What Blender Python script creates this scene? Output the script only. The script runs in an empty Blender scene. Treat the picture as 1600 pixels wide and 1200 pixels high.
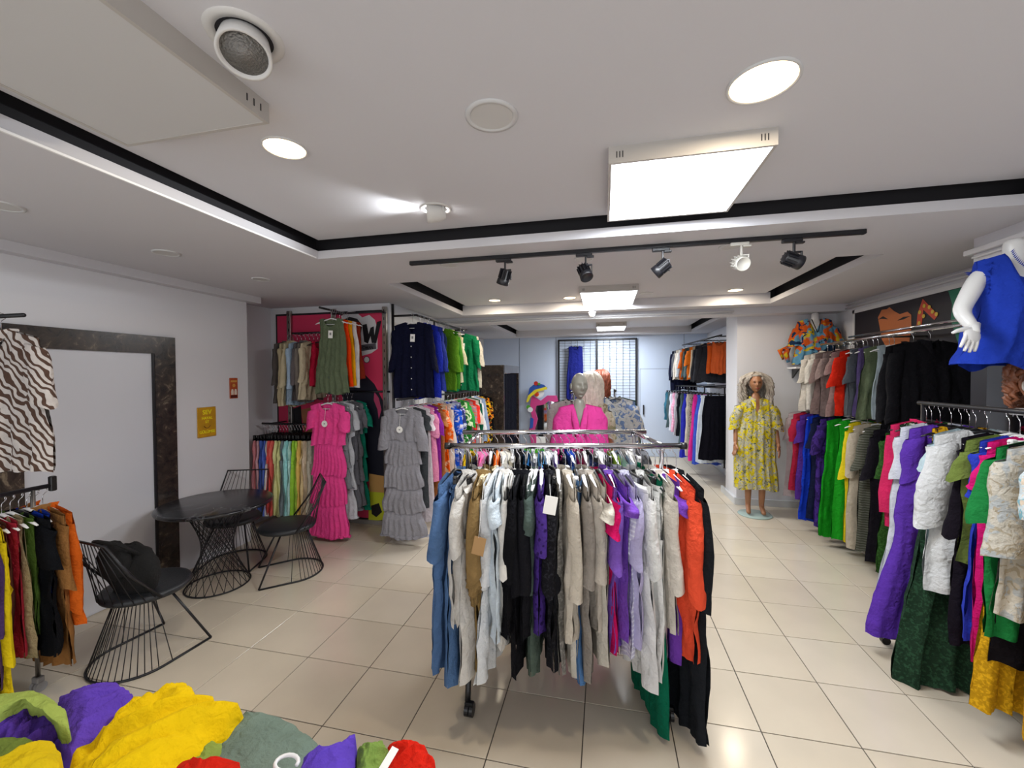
import bpy, math, random
from mathutils import Vector, Matrix, noise
PI = math.pi
C = bpy.context.scene.collection
SC = bpy.context.scene

# ------------------------------------------------------------------ camera, world, exposure
CAM_H, FPX, YAW, PITCH, ROLL = 1.848, 646.7, .2200, .0201, -.0056
cy, sy = math.cos(YAW), math.sin(YAW)
W_ = Vector((-sy * math.cos(PITCH), cy * math.cos(PITCH), -math.sin(PITCH)))
R_ = Vector((cy, sy, 0)); U_ = R_.cross(W_)
c_, s_ = math.cos(ROLL), math.sin(ROLL)
R_, U_ = c_ * R_ + s_ * U_, -s_ * R_ + c_ * U_
cam_d = bpy.data.cameras.new('camera'); cam = bpy.data.objects.new('camera', cam_d); C.objects.link(cam)
m = Matrix((R_, U_, -W_)).transposed().to_4x4(); m.translation = (0, 0, CAM_H); cam.matrix_world = m
cam_d.sensor_width = 36; cam_d.lens = 36 * FPX / 1600; cam_d.clip_start = .02
SC.camera = cam
SC.view_settings.view_transform = 'Standard'; SC.view_settings.look = 'None'
SC.view_settings.exposure = 0.30; SC.view_settings.gamma = 1; SC.view_settings.use_curve_mapping = False
wd = bpy.data.worlds.new('daylight'); SC.world = wd; wd.use_nodes = True
wd.node_tree.nodes['Background'].inputs[0].default_value = (.93, .96, 1, 1)
wd.node_tree.nodes['Background'].inputs[1].default_value = .85
def area(name, loc, rot, sx, sy_, power, col, spread=PI):
    l = bpy.data.lights.new(name, 'AREA'); l.shape = 'RECTANGLE'; l.size = sx; l.size_y = sy_; l.energy = power; l.color = col
    l.spread = spread
    o = bpy.data.objects.new(name, l); C.objects.link(o); o.location = loc; o.rotation_euler = rot; return o
LIGHTS = dict(panel=36.0, warm=28.0, spot=34.0, back=56.0, shop_window=30.0)
area('shop_window_daylight', (0, -1.9, 1.35), (PI / 2, 0, 0), 6.0, 2.2, LIGHTS['shop_window'], (.97, .98, 1))

def at(x, y, X=None, Y=None, Z=None):
    d = ((x - 800) / FPX) * R_ - ((y - 600) / FPX) * U_ + W_
    o = Vector((0, 0, CAM_H))
    t = (X - o.x) / d.x if X is not None else (Y - o.y) / d.y if Y is not None else (Z - o.z) / d.z
    return o + t * d

# ------------------------------------------------------------------ materials
def lin(h):
    if not isinstance(h, str): return h
    h = h.lstrip('#'); v = [int(h[i:i + 2], 16) / 255 for i in (0, 2, 4)]
    return tuple(x / 12.92 if x <= .04045 else ((x + .055) / 1.055) ** 2.4 for x in v)
MATS = {}
def base_mat(key):
    if key in MATS: return MATS[key], None, None, None
    m = bpy.data.materials.new(key); m.use_nodes = True; MATS[key] = m
    nt = m.node_tree
    return m, nt, nt.nodes['Principled BSDF'], nt.links
def plain(key, col, rough=.6, metal=0., spec=.5, bump=0., bscale=60, trans=0., alpha=1., coat=0., vary=0., vscale=4):
    m, nt, b, L = base_mat(key)
    if nt is None: return m
    c = (*lin(col), 1)
    b.inputs['Base Color'].default_value = c; b.inputs['Roughness'].default_value = rough
    b.inputs['Metallic'].default_value = metal; b.inputs['Specular IOR Level'].default_value = spec
    b.inputs['Transmission Weight'].default_value = trans; b.inputs['Coat Weight'].default_value = coat
    tc = nt.nodes.new('ShaderNodeTexCoord')
    if vary:
        n = nt.nodes.new('ShaderNodeTexNoise'); n.inputs['Scale'].default_value = vscale; n.inputs['Detail'].default_value = 4
        L.new(tc.outputs['Object'], n.inputs['Vector'])
        r = nt.nodes.new('ShaderNodeValToRGB'); r.color_ramp.elements[0].position = .3; r.color_ramp.elements[1].position = .7
        r.color_ramp.elements[0].color = tuple(x * (1 - vary) for x in c[:3]) + (1,)
        r.color_ramp.elements[1].color = tuple(min(1, x * (1 + vary)) for x in c[:3]) + (1,)
        L.new(n.outputs['Fac'], r.inputs['Fac']); L.new(r.outputs['Color'], b.inputs['Base Color'])
    if bump:
        n = nt.nodes.new('ShaderNodeTexNoise'); n.inputs['Scale'].default_value = bscale; n.inputs['Detail'].default_value = 3
        L.new(tc.outputs['Object'], n.inputs['Vector'])
        bp = nt.nodes.new('ShaderNodeBump'); bp.inputs['Strength'].default_value = bump; bp.inputs['Distance'].default_value = .01
        L.new(n.outputs['Fac'], bp.inputs['Height']); L.new(bp.outputs['Normal'], b.inputs['Normal'])
    return m
def emit(key, col, strength):
    m, nt, b, L = base_mat(key)
    if nt is None: return m
    b.inputs['Base Color'].default_value = (.8, .8, .8, 1)
    b.inputs['Emission Color'].default_value = (*lin(col), 1); b.inputs['Emission Strength'].default_value = strength
    return m
def fabric(col, pat=None, c2=None, c3=None, c4=None):
    """woven cloth: colour, fine weave and crease relief, and printed patterns in the cloth's own coordinates"""
    key = 'cloth_%s_%s_%s_%s' % (col, pat, c2, c3)
    m, nt, b, L = base_mat(key)
    if nt is None: return m
    N = nt.nodes.new
    b.inputs['Roughness'].default_value = .88; b.inputs['Specular IOR Level'].default_value = .12
    tc = N('ShaderNodeTexCoord'); obj = tc.outputs['Object']
    n1 = N('ShaderNodeTexNoise'); n1.inputs['Scale'].default_value = 9; n1.inputs['Detail'].default_value = 5; n1.inputs['Roughness'].default_value = .6
    L.new(obj, n1.inputs['Vector'])
    c = lin(col)
    def rgb(x):
        r = N('ShaderNodeRGB'); r.outputs[0].default_value = (*lin(x), 1); return r.outputs[0]
    def mix(f, a, bb):
        x = N('ShaderNodeMix'); x.data_type = 'RGBA'
        if hasattr(f, 'links'): L.new(f, x.inputs['Factor'])
        else: x.inputs['Factor'].default_value = f
        L.new(a, x.inputs['A']); L.new(bb, x.inputs['B']); return x.outputs['Result']
    def step(v, lo, hi):
        r = N('ShaderNodeMapRange'); r.inputs['From Min'].default_value = lo; r.inputs['From Max'].default_value = hi; L.new(v, r.inputs['Value']); return r.outputs[0]
    def noise_t(sc, det=3, dist=0., off=0.):
        n = N('ShaderNodeTexNoise'); n.inputs['Scale'].default_value = sc; n.inputs['Detail'].default_value = det; n.inputs['Distortion'].default_value = dist
        mp = N('ShaderNodeMapping'); mp.inputs['Location'].default_value = (off, off, off); L.new(obj, mp.inputs['Vector']); L.new(mp.outputs[0], n.inputs['Vector'])
        return n.outputs['Fac']
    base = rgb(col)
    if pat == 'zebra':
        wv = N('ShaderNodeTexWave'); wv.inputs['Scale'].default_value = 11; wv.inputs['Distortion'].default_value = 8; wv.inputs['Detail'].default_value = 1.2; wv.inputs['Detail Scale'].default_value = 1.1
        wv.bands_direction = 'DIAGONAL'; L.new(obj, wv.inputs['Vector'])
        base = mix(step(wv.outputs['Fac'], .56, .62), base, rgb(c2))
    elif pat == 'floral':
        base = mix(step(noise_t(16, 2, .8), .52, .56), base, rgb(c2))
        if c3: base = mix(step(noise_t(22, 2, 1.2, 7), .57, .6), base, rgb(c3))
        if c4: base = mix(step(noise_t(30, 2, 1.6, 13), .6, .63), base, rgb(c4))
    elif pat == 'big':
        base = mix(step(noise_t(6, 1, .6), .5, .53), base, rgb(c2))
        if c3: base = mix(step(noise_t(8, 1, .9, 7), .55, .58), base, rgb(c3))
        if c4: base = mix(step(noise_t(9, 2, 1.2, 13), .58, .6), base, rgb(c4))
    elif pat == 'dots':
        v = N('ShaderNodeTexVoronoi'); v.inputs['Scale'].default_value = 34; L.new(obj, v.inputs['Vector'])
        base = mix(step(v.outputs['Distance'], .34, .28), base, rgb(c2))
    elif pat == 'tiedye':
        base = mix(step(noise_t(7, 3, 1.5), .5, .62), base, rgb(c2))
    elif pat == 'stripe':
        wv = N('ShaderNodeTexWave'); wv.inputs['Scale'].default_value = 14; wv.bands_direction = 'Z'; L.new(obj, wv.inputs['Vector'])
        base = mix(step(wv.outputs['Fac'], .6, .7), base, rgb(c2))
    elif pat == 'lace':
        base = mix(step(noise_t(60, 2, .5), .5, .6), base, rgb(c2))
    dk = tuple(x * .86 for x in c)
    mixc = N('ShaderNodeMix'); mixc.data_type = 'RGBA'; mixc.blend_type = 'MULTIPLY'; mixc.inputs['Factor'].default_value = 1
    r = N('ShaderNodeValToRGB'); r.color_ramp.elements[0].color = (.84, .84, .84, 1); r.color_ramp.elements[1].color = (1, 1, 1, 1)
    r.color_ramp.elements[0].position = .3; r.color_ramp.elements[1].position = .65
    L.new(n1.outputs['Fac'], r.inputs['Fac']); L.new(base, mixc.inputs['A']); L.new(r.outputs['Color'], mixc.inputs['B'])
    L.new(mixc.outputs['Result'], b.inputs['Base Color'])
    # crease relief + weave
    n2 = N('ShaderNodeTexNoise'); n2.inputs['Scale'].default_value = 26; n2.inputs['Detail'].default_value = 4; n2.inputs['Distortion'].default_value = .6
    L.new(obj, n2.inputs['Vector'])
    ad = N('ShaderNodeMath'); ad.operation = 'MULTIPLY_ADD'; ad.inputs[1].default_value = 1.6
    L.new(n1.outputs['Fac'], ad.inputs[0]); L.new(n2.outputs['Fac'], ad.inputs[2])
    bp = N('ShaderNodeBump'); bp.inputs['Strength'].default_value = .8; bp.inputs['Distance'].default_value = .014
    L.new(ad.outputs[0], bp.inputs['Height']); L.new(bp.outputs['Normal'], b.inputs['Normal'])
    return m
WHITE = plain('white_paint', '#dadade', .75, bump=.04, bscale=90)
CEIL = plain('ceiling_paint', '#cfced2', .8, bump=.03, bscale=70)
TRIMW = plain('white_trim', '#e6e6e6', .4)
BLACKM = plain('black_metal', '#15151a', .4, spec=.5)
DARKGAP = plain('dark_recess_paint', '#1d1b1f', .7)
CHROME = plain('chrome', '#d8d8dc', .14, metal=1)
STEEL = plain('brushed_steel', '#a9a5a0', .32, metal=1)
WPLAS = plain('white_plastic', '#ececec', .35)
BPLAS = plain('black_plastic', '#141416', .35)
GPLAS = plain('grey_plastic', '#8e8c8c', .5)
CREAMP = plain('cream_plastic', '#d8cbaa', .4)
BLUEW = plain('bluish_white_panel', '#c3cfe2', .35)
PANELW = plain('lacquered_white_panel', '#d3d5dc', .3)
CARD = plain('white_card', '#f4f3ee', .6)
BLACKF = plain('black_plush', '#0a0a0b', .9, bump=.6, bscale=80)
SEATF = plain('dark_grey_leatherette', '#1f2226', .45, bump=.2, bscale=120)

# ------------------------------------------------------------------ mesh helpers
class MB:
    def __init__(s): s.v = []; s.f = []; s.mi = []; s.cur = 0
    def add(s, vs, fs):
        o = len(s.v); s.v += [tuple(v) for v in vs]; s.f += [tuple(i + o for i in f) for f in fs]; s.mi += [s.cur] * len(fs); return s
    def box(s, c, d, rz=0, rx=0, ry=0):
        M = Matrix.Translation(c) @ Matrix.Rotation(rz, 4, 'Z') @ Matrix.Rotation(ry, 4, 'Y') @ Matrix.Rotation(rx, 4, 'X')
        vs = [M @ Vector((x * d[0] / 2, y * d[1] / 2, z * d[2] / 2)) for x in (-1, 1) for y in (-1, 1) for z in (-1, 1)]
        return s.add(vs, [(0, 1, 3, 2), (4, 6, 7, 5), (0, 4, 5, 1), (2, 3, 7, 6), (0, 2, 6, 4), (1, 5, 7, 3)])
    def ext(s, x0, x1, y0, y1, z0, z1): return s.box(((x0 + x1) / 2, (y0 + y1) / 2, (z0 + z1) / 2), (x1 - x0, y1 - y0, z1 - z0))
    def bbox(s, c, d, b=.004, rz=0, rx=0, ry=0):
        """box with chamfered edges"""
        M = Matrix.Translation(c) @ Matrix.Rotation(rz, 4, 'Z') @ Matrix.Rotation(ry, 4, 'Y') @ Matrix.Rotation(rx, 4, 'X')
        h = [x / 2 for x in d]; rings = []
        for z, k in ((-h[2], 1), (-h[2] + b, 0), (h[2] - b, 0), (h[2], 1)):
            X, Y = h[0] - b * k, h[1] - b * k; q = b
            rings.append([(X - q * (1 - 0), Y, z), (-X + q, Y, z), (-X, Y - q, z), (-X, -Y + q, z), (-X + q, -Y, z), (X - q, -Y, z), (X, -Y + q, z), (X, Y - q, z)])
        vs = [M @ Vector(p) for r in rings for p in r]; fs = []
        for i in range(3):
            for j in range(8): fs.append((i * 8 + j, i * 8 + (j + 1) % 8, i * 8 + 8 + (j + 1) % 8, i * 8 + 8 + j))
        fs += [tuple(range(7, -1, -1)), tuple(range(24, 32))]
        return s.add(vs, fs)
    def tube(s, pts, r, n=6, closed=False, cap=True, ry=None):
        pts = [Vector(p) for p in pts]; k = len(pts); rings = []
        rr = r if isinstance(r, (list, tuple)) else [r] * k
        up = Vector((0, 0, 1)); prev = None
        for i, p in enumerate(pts):
            if closed: t = pts[(i + 1) % k] - pts[i - 1]
            else: t = pts[min(i + 1, k - 1)] - pts[max(i - 1, 0)]
            if t.length < 1e-9: t = Vector((0, 0, 1))
            t.normalize()
            if prev is None:
                a = up if abs(t.z) < .9 else Vector((1, 0, 0)); u = t.cross(a).normalized()
            else:
                u = prev - t * prev.dot(t)
                u = u.normalized() if u.length > 1e-6 else t.orthogonal().normalized()
            prev = u; w = t.cross(u)
            q = 1 if ry is None else ry
            rings.append([p + (u * math.cos(2 * PI * j / n) + w * math.sin(2 * PI * j / n) * q) * rr[i] for j in range(n)])
        vs = [v for g in rings for v in g]; fs = []
        for i in range(k if closed else k - 1):
            a, b2 = i * n, ((i + 1) % k) * n
            for j in range(n): fs.append((a + j, a + (j + 1) % n, b2 + (j + 1) % n, b2 + j))
        if cap and not closed: fs += [tuple(range(n - 1, -1, -1)), tuple((k - 1) * n + j for j in range(n))]
        return s.add(vs, fs)
    def cyl(s, c, r, h, n=20, r2=None, axis='z'):
        r2 = r if r2 is None else r2; vs = []
        for k, (z, q) in enumerate(((-h / 2, r), (h / 2, r2))):
            for j in range(n):
                a = 2 * PI * j / n; p = (math.cos(a) * q, math.sin(a) * q, z)
                if axis == 'x': p = (p[2], p[0], p[1])
                if axis == 'y': p = (p[0], p[2], p[1])
                vs.append((c[0] + p[0], c[1] + p[1], c[2] + p[2]))
        fs = [(j, (j + 1) % n, n + (j + 1) % n, n + j) for j in range(n)] + [tuple(range(n - 1, -1, -1)), tuple(range(n, 2 * n))]
        return s.add(vs, fs)
    def lathe(s, prof, n=24, c=(0, 0, 0), M=None, caps=True):
        vs = []; k = len(prof)
        for r, z in prof:
            for j in range(n):
                a = 2 * PI * j / n; p = Vector((c[0] + r * math.cos(a), c[1] + r * math.sin(a), c[2] + z)); vs.append(M @ p if M else p)
        fs = [(i * n + j, i * n + (j + 1) % n, (i + 1) * n + (j + 1) % n, (i + 1) * n + j) for i in range(k - 1) for j in range(n)]
        if caps: fs += [tuple(range(n - 1, -1, -1)), tuple((k - 1) * n + j for j in range(n))]
        return s.add(vs, fs)
    def grid(s, P, flip=False):
        """P[j][i] points"""
        a, b = len(P), len(P[0]); fs = []
        for j in range(a - 1):
            for i in range(b - 1):
                f = (j * b + i, j * b + i + 1, (j + 1) * b + i + 1, (j + 1) * b + i); fs.append(f[::-1] if flip else f)
        return s.add([p for r in P for p in r], fs)
    def prism(s, poly, n, t):
        """flat outline (3D points in one plane) given thickness t along n"""
        n = Vector(n) * t; k = len(poly); vs = [Vector(p) for p in poly] + [Vector(p) + n for p in poly]
        fs = [tuple(range(k)), tuple(range(2 * k - 1, k - 1, -1))] + [(j, k + j, k + (j + 1) % k, (j + 1) % k) for j in range(k)]
        return s.add(vs, fs)
    def mesh(s, name, mat, smooth=True):
        me = bpy.data.meshes.new(name); me.from_pydata(s.v, [], s.f); me.update()
        for mm in (mat if isinstance(mat, (list, tuple)) else [mat]): me.materials.append(mm)
        if max(s.mi, default=0): me.polygons.foreach_set('material_index', s.mi)
        if smooth: me.polygons.foreach_set('use_smooth', [True] * len(me.polygons)); 
        return me
    def build(s, name, mat, parent=None, smooth=False, loc=None):
        return link(name, s.mesh(name, mat, smooth), parent, loc)
def link(name, me, parent=None, loc=None):
    o = bpy.data.objects.new(name, me); C.objects.link(o)
    if parent: o.parent = parent
    if loc is not None: o.location = loc
    return o
LABELS = {}
def thing(name, label, cat, loc=(0, 0, 0), rz=0, group=None):
    o = bpy.data.objects.new(name, None); o.empty_display_size = .05; C.objects.link(o); o.location = loc; o.rotation_euler = (0, 0, rz)
    return tag(o, label, cat, group)
def tag(o, label, cat, group=None):
    o['label'] = label; o['category'] = cat
    if group: o['group'] = group
    n = len(label.split())
    if n < 4 or n > 16: print('LABEL LENGTH', n, label)
    if label in LABELS: print('DUPLICATE LABEL', label)
    LABELS[label] = 1
    return o
def struct(name, mb, mat, parent=None, smooth=False):
    o = mb.build(name, mat, parent, smooth)
    if parent is None: o['kind'] = 'structure'
    return o
def copy_tree(o, parent=None):
    c = o.copy(); C.objects.link(c)
    if parent is not None: c.parent = parent
    for ch in list(o.children): copy_tree(ch, c)
    return c
def ell(c, r, n=16, m=10, f=None):
    """ellipsoid rings as an MB, optional displacement f(dir, point)"""
    mb = MB(); P = []
    for j in range(m + 1):
        th = PI * j / m; row = []
        for i in range(n + 1):
            ph = 2 * PI * i / n; d = Vector((math.sin(th) * math.cos(ph), math.sin(th) * math.sin(ph), math.cos(th)))
            p = Vector((c[0] + d.x * r[0], c[1] + d.y * r[1], c[2] + d.z * r[2]))
            row.append(f(d, p) if f else p)
        P.append(row)
    mb.grid(P, flip=True); return mb

# ------------------------------------------------------------------ room shell
HC = 2.75      # lower ceiling
HI = 2.895      # raised ceiling inside the trays
LW, RWF, RWN = -3.9, 3.05, 2.43
BACK = 9.8
TILE = .45
gx0, gy0 = -6.2444 * TILE, 4.1823 * TILE
floor = struct('floor', MB().ext(-4.6, 3.3, -2.0, 10.0, -.06, -.0045), plain('grout', '#4a443e', .9))
TM = []
for k, cc in enumerate(('#cfc3af', '#ccc0ad', '#d2c7b5')):
    m = plain('floor_tile_%d' % k, cc, .17, spec=.45, vary=.05, vscale=2.2); TM.append(m)
tme = [MB().bbox((0, 0, -.004), (TILE - .0055, TILE - .0055, .008), .0012).mesh('tile', mm, False) for mm in TM]
rnd = random.Random(3); rest = MB()
for i in range(-5, 14):
    for j in range(-9, 20):
        x, y = gx0 + (i + .5) * TILE, gy0 + (j + .5) * TILE
        if x < -4.6 or x > 3.2 or y < -1.9 or y > 9.9: continue
        # the pieces in view, nearest rows, one by one
        vis = .75 < y < 6.6 and x > -4.35 and x < 2.95
        if vis:
            o = link('tile', tme[rnd.randrange(3)], floor, (x, y, rnd.uniform(-.0004, .0004)))
        else: rest.bbox((x, y, -.004), (TILE - .0055, TILE - .0055, .008), .0012)
o = rest.build('far_tiles', TM[0], floor); o['kind'] = 'stuff'

def wall(name, x0, x1, y0, y1, z0=0, z1=3.0, mat=WHITE): return struct(name, MB().ext(x0, x1, y0, y1, z0, z1), mat)
wall('wall_left', LW - .15, LW, -2, 3.88)
struct('trim_1', MB().ext(LW, LW + .10, 1.5, 3.98, HC - .07, HC), CEIL)                    # shallow ledge under the ceiling
wall('wall_alcove_left', -4.45, -4.3, 3.88, 4.7)
wall('wall_alcove_return', -4.45, LW - .15, 3.86, 3.88)
wall('wall_alcove_back', -4.3, -2.58, 4.66, 4.8)
wall('wall_column_left', -2.72, -2.58, 4.8, 6.3)
wall('wall_back_left', -3.05, -2.9, 6.3, BACK)
wall('wall_back_left_return', -2.9, -2.58, 6.3, 6.42)
wall('wall_back', -3.05, 2.4, BACK, BACK + .15, mat=BLUEW)
wall('wall_right', RWF, RWF + .15, 3.42, 6.45)
wall('wall_right_near', RWN, RWF + .15, -2, 3.42)
wall('wall_right_pillar', 1.83, RWF + .15, 6.42, 6.95)
wall('wall_right_back', 2.2, 2.35, 6.95, BACK)
struct('baseboard_right', MB().ext(1.80, 1.83, 6.40, 7.1, 0, .09).ext(1.80, RWF, 6.39, 6.42, 0, .09), plain('white_tile_skirting', '#cfd2d4', .3))
struct('baseboard_left', MB().ext(-4.3, -2.55, 4.63, 4.66, 0, .05), plain('grey_skirting', '#8f8a86', .5))
struct('baseboard_back', MB().ext(2.165, 2.2, 7.1, BACK, 0, .10), plain('white_tile_skirting', '#cfd2d4', .3))

# ceiling with three raised trays
trays = [(-2.14, 2.20, -1.2, 2.79), (-2.06, 2.06, 3.68, 5.90), (-2.0, 1.80, 7.15, 9.45)]
ys = [-2.0]; cb = MB()
for (x0, x1, y0, y1) in trays:
    cb.ext(-4.6, 3.3, ys[-1], y0, HC, HC + .06) if y0 > ys[-1] else None
    cb.ext(-4.6, x0, y0, y1, HC, HC + .06); cb.ext(x1, 3.3, y0, y1, HC, HC + .06)
    ys.append(y1)
cb.ext(-4.6, 3.3, ys[-1], 10, HC, HC + .06)
ceiling = struct('ceiling', cb, CEIL)
struct('ceiling_upper', MB().ext(-4.6, 3.3, -2, 10, 3.0, 3.05), CEIL)
for k, (x0, x1, y0, y1) in enumerate(trays):
    g = .0
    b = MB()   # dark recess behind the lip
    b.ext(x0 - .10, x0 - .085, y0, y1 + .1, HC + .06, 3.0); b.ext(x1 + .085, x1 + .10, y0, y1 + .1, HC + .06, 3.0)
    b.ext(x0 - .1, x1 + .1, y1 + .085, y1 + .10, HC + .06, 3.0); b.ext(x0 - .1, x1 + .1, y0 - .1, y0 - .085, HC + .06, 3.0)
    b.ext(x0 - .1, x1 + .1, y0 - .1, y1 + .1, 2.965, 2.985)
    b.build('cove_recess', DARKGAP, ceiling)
    ins = .055 if k else .02
    MB().ext(x0 + ins, x1 - ins, y0 + ins, y1 - (.0 if k else ins), HI - .01, HI + .03).build('raised_panel', CEIL, ceiling)
    if k: MB().ext(x0, x1, y1 - .02, y1 + .0, HC, HI).build('cove_lip', CEIL, ceiling)
# bright line of light on the front tray's left lip, painted as white trim
struct('trim_2', MB().ext(-2.143, -2.132, -1.2, 2.76, HC - .004, HC + .006), plain('painted_lip_highlight', '#ffffff', .15))
# beam across the shop carrying two conduits
beam = struct('trim_3', MB().ext(-2.58, RWF, 6.15, 6.42, 2.66, HC), CEIL)
b = MB().tube([(-2.58, 6.135, 2.70), (1.7, 6.135, 2.70), (1.85, 6.38, 2.73), (RWF - .03, 6.38, 2.73)], .012, 8)
b.tube([(-2.58, 6.14, 2.672), (1.68, 6.14, 2.672), (1.83, 6.385, 2.70), (RWF - .03, 6.385, 2.70)], .008, 8)
tag(b.build('conduit', plain('white_conduit', '#d8d8da', .4), None, True), 'white cable conduits running along the ceiling beam across the shop', 'conduit')
b = MB().tube([(RWF - .02, 6.36, 2.68), (RWF - .02, 3.44, 2.68)], .013, 8).tube([(RWF - .02, 6.36, 2.72), (RWF - .02, 3.44, 2.72)], .009, 8)
tag(b.build('conduit', plain('white_conduit', '#d8d8da', .4), None, True), 'white conduits along the top of the right wall above the mural', 'conduit')
b = MB().bbox((RWN - .02, 2.3, 2.66), (.04, 2.3, .035), .004).tube([(RWN - .02, 3.4, 2.62), (RWN - .02, 1.2, 2.62)], .008, 6)
tag(b.build('cable_duct', plain('white_conduit', '#d8d8da', .4)), 'white cable duct at the top of the near right pillar', 'duct')

# ------------------------------------------------------------------ left wall: dark marble door frame, door panel, signs
mt, nt, bs, L = base_mat('dark_marble')
N = nt.nodes.new; tc = N('ShaderNodeTexCoord'); n = N('ShaderNodeTexNoise'); n.inputs['Scale'].default_value = 9; n.inputs['Detail'].default_value = 9; n.inputs['Distortion'].default_value = 1.2; n.inputs['Roughness'].default_value = .7
L.new(tc.outputs['Object'], n.inputs['Vector'])
r = N('ShaderNodeValToRGB'); e = r.color_ramp.elements; e[0].position = .35; e[0].color = (.010, .008, .009, 1); e[1].position = .58; e[1].color = (.05, .036, .028, 1)
x = e.new(.7); x.color = (.24, .19, .13, 1); x = e.new(.73); x.color = (.03, .022, .02, 1)
L.new(n.outputs['Fac'], r.inputs['Fac']); L.new(r.outputs['Color'], bs.inputs['Base Color']); bs.inputs['Roughness'].default_value = .25
MARB = mt
door = struct('door_1', MB().ext(LW - .02, LW + .012, 1.95, 2.90, .01, 2.07), PANELW)
fr = MB()
f = MB().ext(LW, LW + .03, 2.88, 3.06, 0, 2.215).build('jamb_slab', MARB, door)
MB().ext(LW, LW + .03, 1.30, 2.88, 2.06, 2.215).build('lintel_slab', MARB, door)
MB().ext(LW, LW + .03, 1.30, 2.02, 0, 2.06).build('jamb_slab', MARB, door)
MB().ext(LW + .012, LW + .026, 2.862, 2.88, 0, 2.06).build('seal', BLACKM, door)
def text(s_, name, mat, parent, size, M, ext=.001, bold=0., sx=1., align='CENTER'):
    cu = bpy.data.curves.new(name, 'FONT'); cu.body = s_; cu.size = size; cu.align_x = align; cu.align_y = 'CENTER'; cu.extrude = ext; cu.offset = bold
    cu.materials.append(mat); cu.resolution_u = 4
    o = bpy.data.objects.new(name, cu); C.objects.link(o)
    if parent: o.parent = parent
    o.matrix_local = M @ Matrix.Diagonal((sx, 1, 1, 1)); return o
def wallM(X, Y, Z): # text on the left wall, reading along +Y, facing +X
    return Matrix.Translation((X, Y, Z)) @ Matrix(((0, 0, 1, 0), (1, 0, 0, 0), (0, 1, 0, 0), (0, 0, 0, 1)))
s = thing('wall_sign', 'yellow metal wall sign with the words SEV HAYAL ET GÜLÜMSE', 'sign', (LW, 3.375, 1.25))
MB().bbox((.006, 0, .15), (.008, .20, .30), .003).build('sign_plate', plain('mustard_sign', '#c3900f', .45, vary=.15, vscale=12), s)
YT = plain('bright_yellow_paint', '#f2e21a', .5); BRN = plain('brown_paint', '#5c3312', .5)
for w, z, sz in (('SEV', .248, .062), ('HAYAL', .19, .036), ('ET', .152, .034), ('GÜLÜMSE', .052, .038)):
    text(w, 'lettering', YT, s, sz, wallM(.0115, 0, z), bold=.0012)
MB().tube([(.011, .034 * math.cos(a), .125 + .034 * math.sin(a)) for a in [PI * (1.1 + .8 * i / 12) for i in range(13)]], .003, 5).build('smile_mark', BRN, s)
for yy in (-.09, .09):
    for zz in (.01, .29): MB().cyl((.011, yy, zz), .004, .003, 8, axis='x').build('screw', STEEL, s)
s = thing('wall_sign', 'small orange picture plaque on the left wall near the corner', 'sign', (LW, 3.69, 1.62))
MB().bbox((.006, 0, .11), (.008, .10, .22), .003).build('sign_plate', plain('orange_sign', '#b4512a', .5, vary=.2, vscale=20), s)
MB().box((.0108, 0, .185), (.001, .075, .02)).build('title_strip', plain('dull_yellow', '#d39a4a', .5), s)
q = MB().cyl((.0108, 0, .14), .018, .001, 16, axis='x'); q.build('round_motif', plain('dull_yellow', '#d39a4a', .5), s)
for yy in (-.02, .02):
    q = MB().cyl((.0108, yy, .088), .013, .001, 12, axis='x').box((.0108, yy, .06), (.001, .03, .04)); q.build('figure_motif', plain('pale_paint', '#e2d5c6', .5), s)
MB().box((.0108, 0, .022), (.001, .08, .028)).build('base_strip', plain('dark_red_paint', '#50180f', .5), s)

# ------------------------------------------------------------------ pop-art poster on the alcove wall (flat print, own design)
PY = 4.655
def P(x, y, dy=0): v = at(x, y, Y=PY - dy); v.x = max(min(v.x, -2.585), -4.29); v.z = max(min(v.z, 2.735), .03); return v
pos = thing('wall_poster', 'large pink comic style wall poster behind the clothes rails', 'poster', (0, 0, 0))
def flat(name, pts, mat, par, dy, n=(0, -1, 0), t=.0015): return MB().prism(pts, n, t).build(name, mat, par)
xa, xb, za, zb = -4.27, -2.60, .03, 2.72
def rect(name, x0, x1, z0, z1, y, mat, par): return MB().ext(x0, x1, y - .002, y, z0, z1).build(name, mat, par)
PK = plain('poster_pink', '#d8355f', .55); INK = plain('poster_black', '#14131a', .55); PWH = plain('poster_white', '#dad9dc', .55)
rect('white_margin', xa, xb, za, zb, PY, PWH, pos)
rect('black_border', xa + .05, xb - .05, za + .02, zb - .05, PY - .002, INK, pos)
rect('pink_field', xa + .075, xb - .075, za + .04, zb - .075, PY - .004, PK, pos)
def blob(pts, name, mat, lay): return MB().prism([P(x, y, .006 + .002 * lay) for x, y in pts], (0, -1, 0), .0015).build(name, mat, pos)
blob([(533, 494), (545, 486), (556, 487), (566, 496), (577, 492), (586, 500), (590, 515), (590, 545), (580, 552), (566, 556), (556, 552), (540, 530)], 'white_cloud', PWH, 0)
blob([(536, 500), (546, 495), (558, 498), (566, 508), (563, 525), (552, 535), (540, 528)], 'dark_letter_o', INK, 1)
b = MB()
b.prism([P(x, y, .010) for x, y in [(566, 508), (573, 506), (576, 522), (579, 512), (584, 510), (585, 524), (589, 503), (596, 501), (588, 536), (581, 536), (579, 525), (575, 537), (569, 534)]], (0, -1, 0), .0015)
b.build('dark_letter_w', INK, pos)
blob([(556, 540), (587, 536), (588, 545), (557, 550)], 'banner_strip', plain('poster_grey', '#5c5a62', .5), 1)
p0 = P(572, 543.5, .011)
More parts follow.
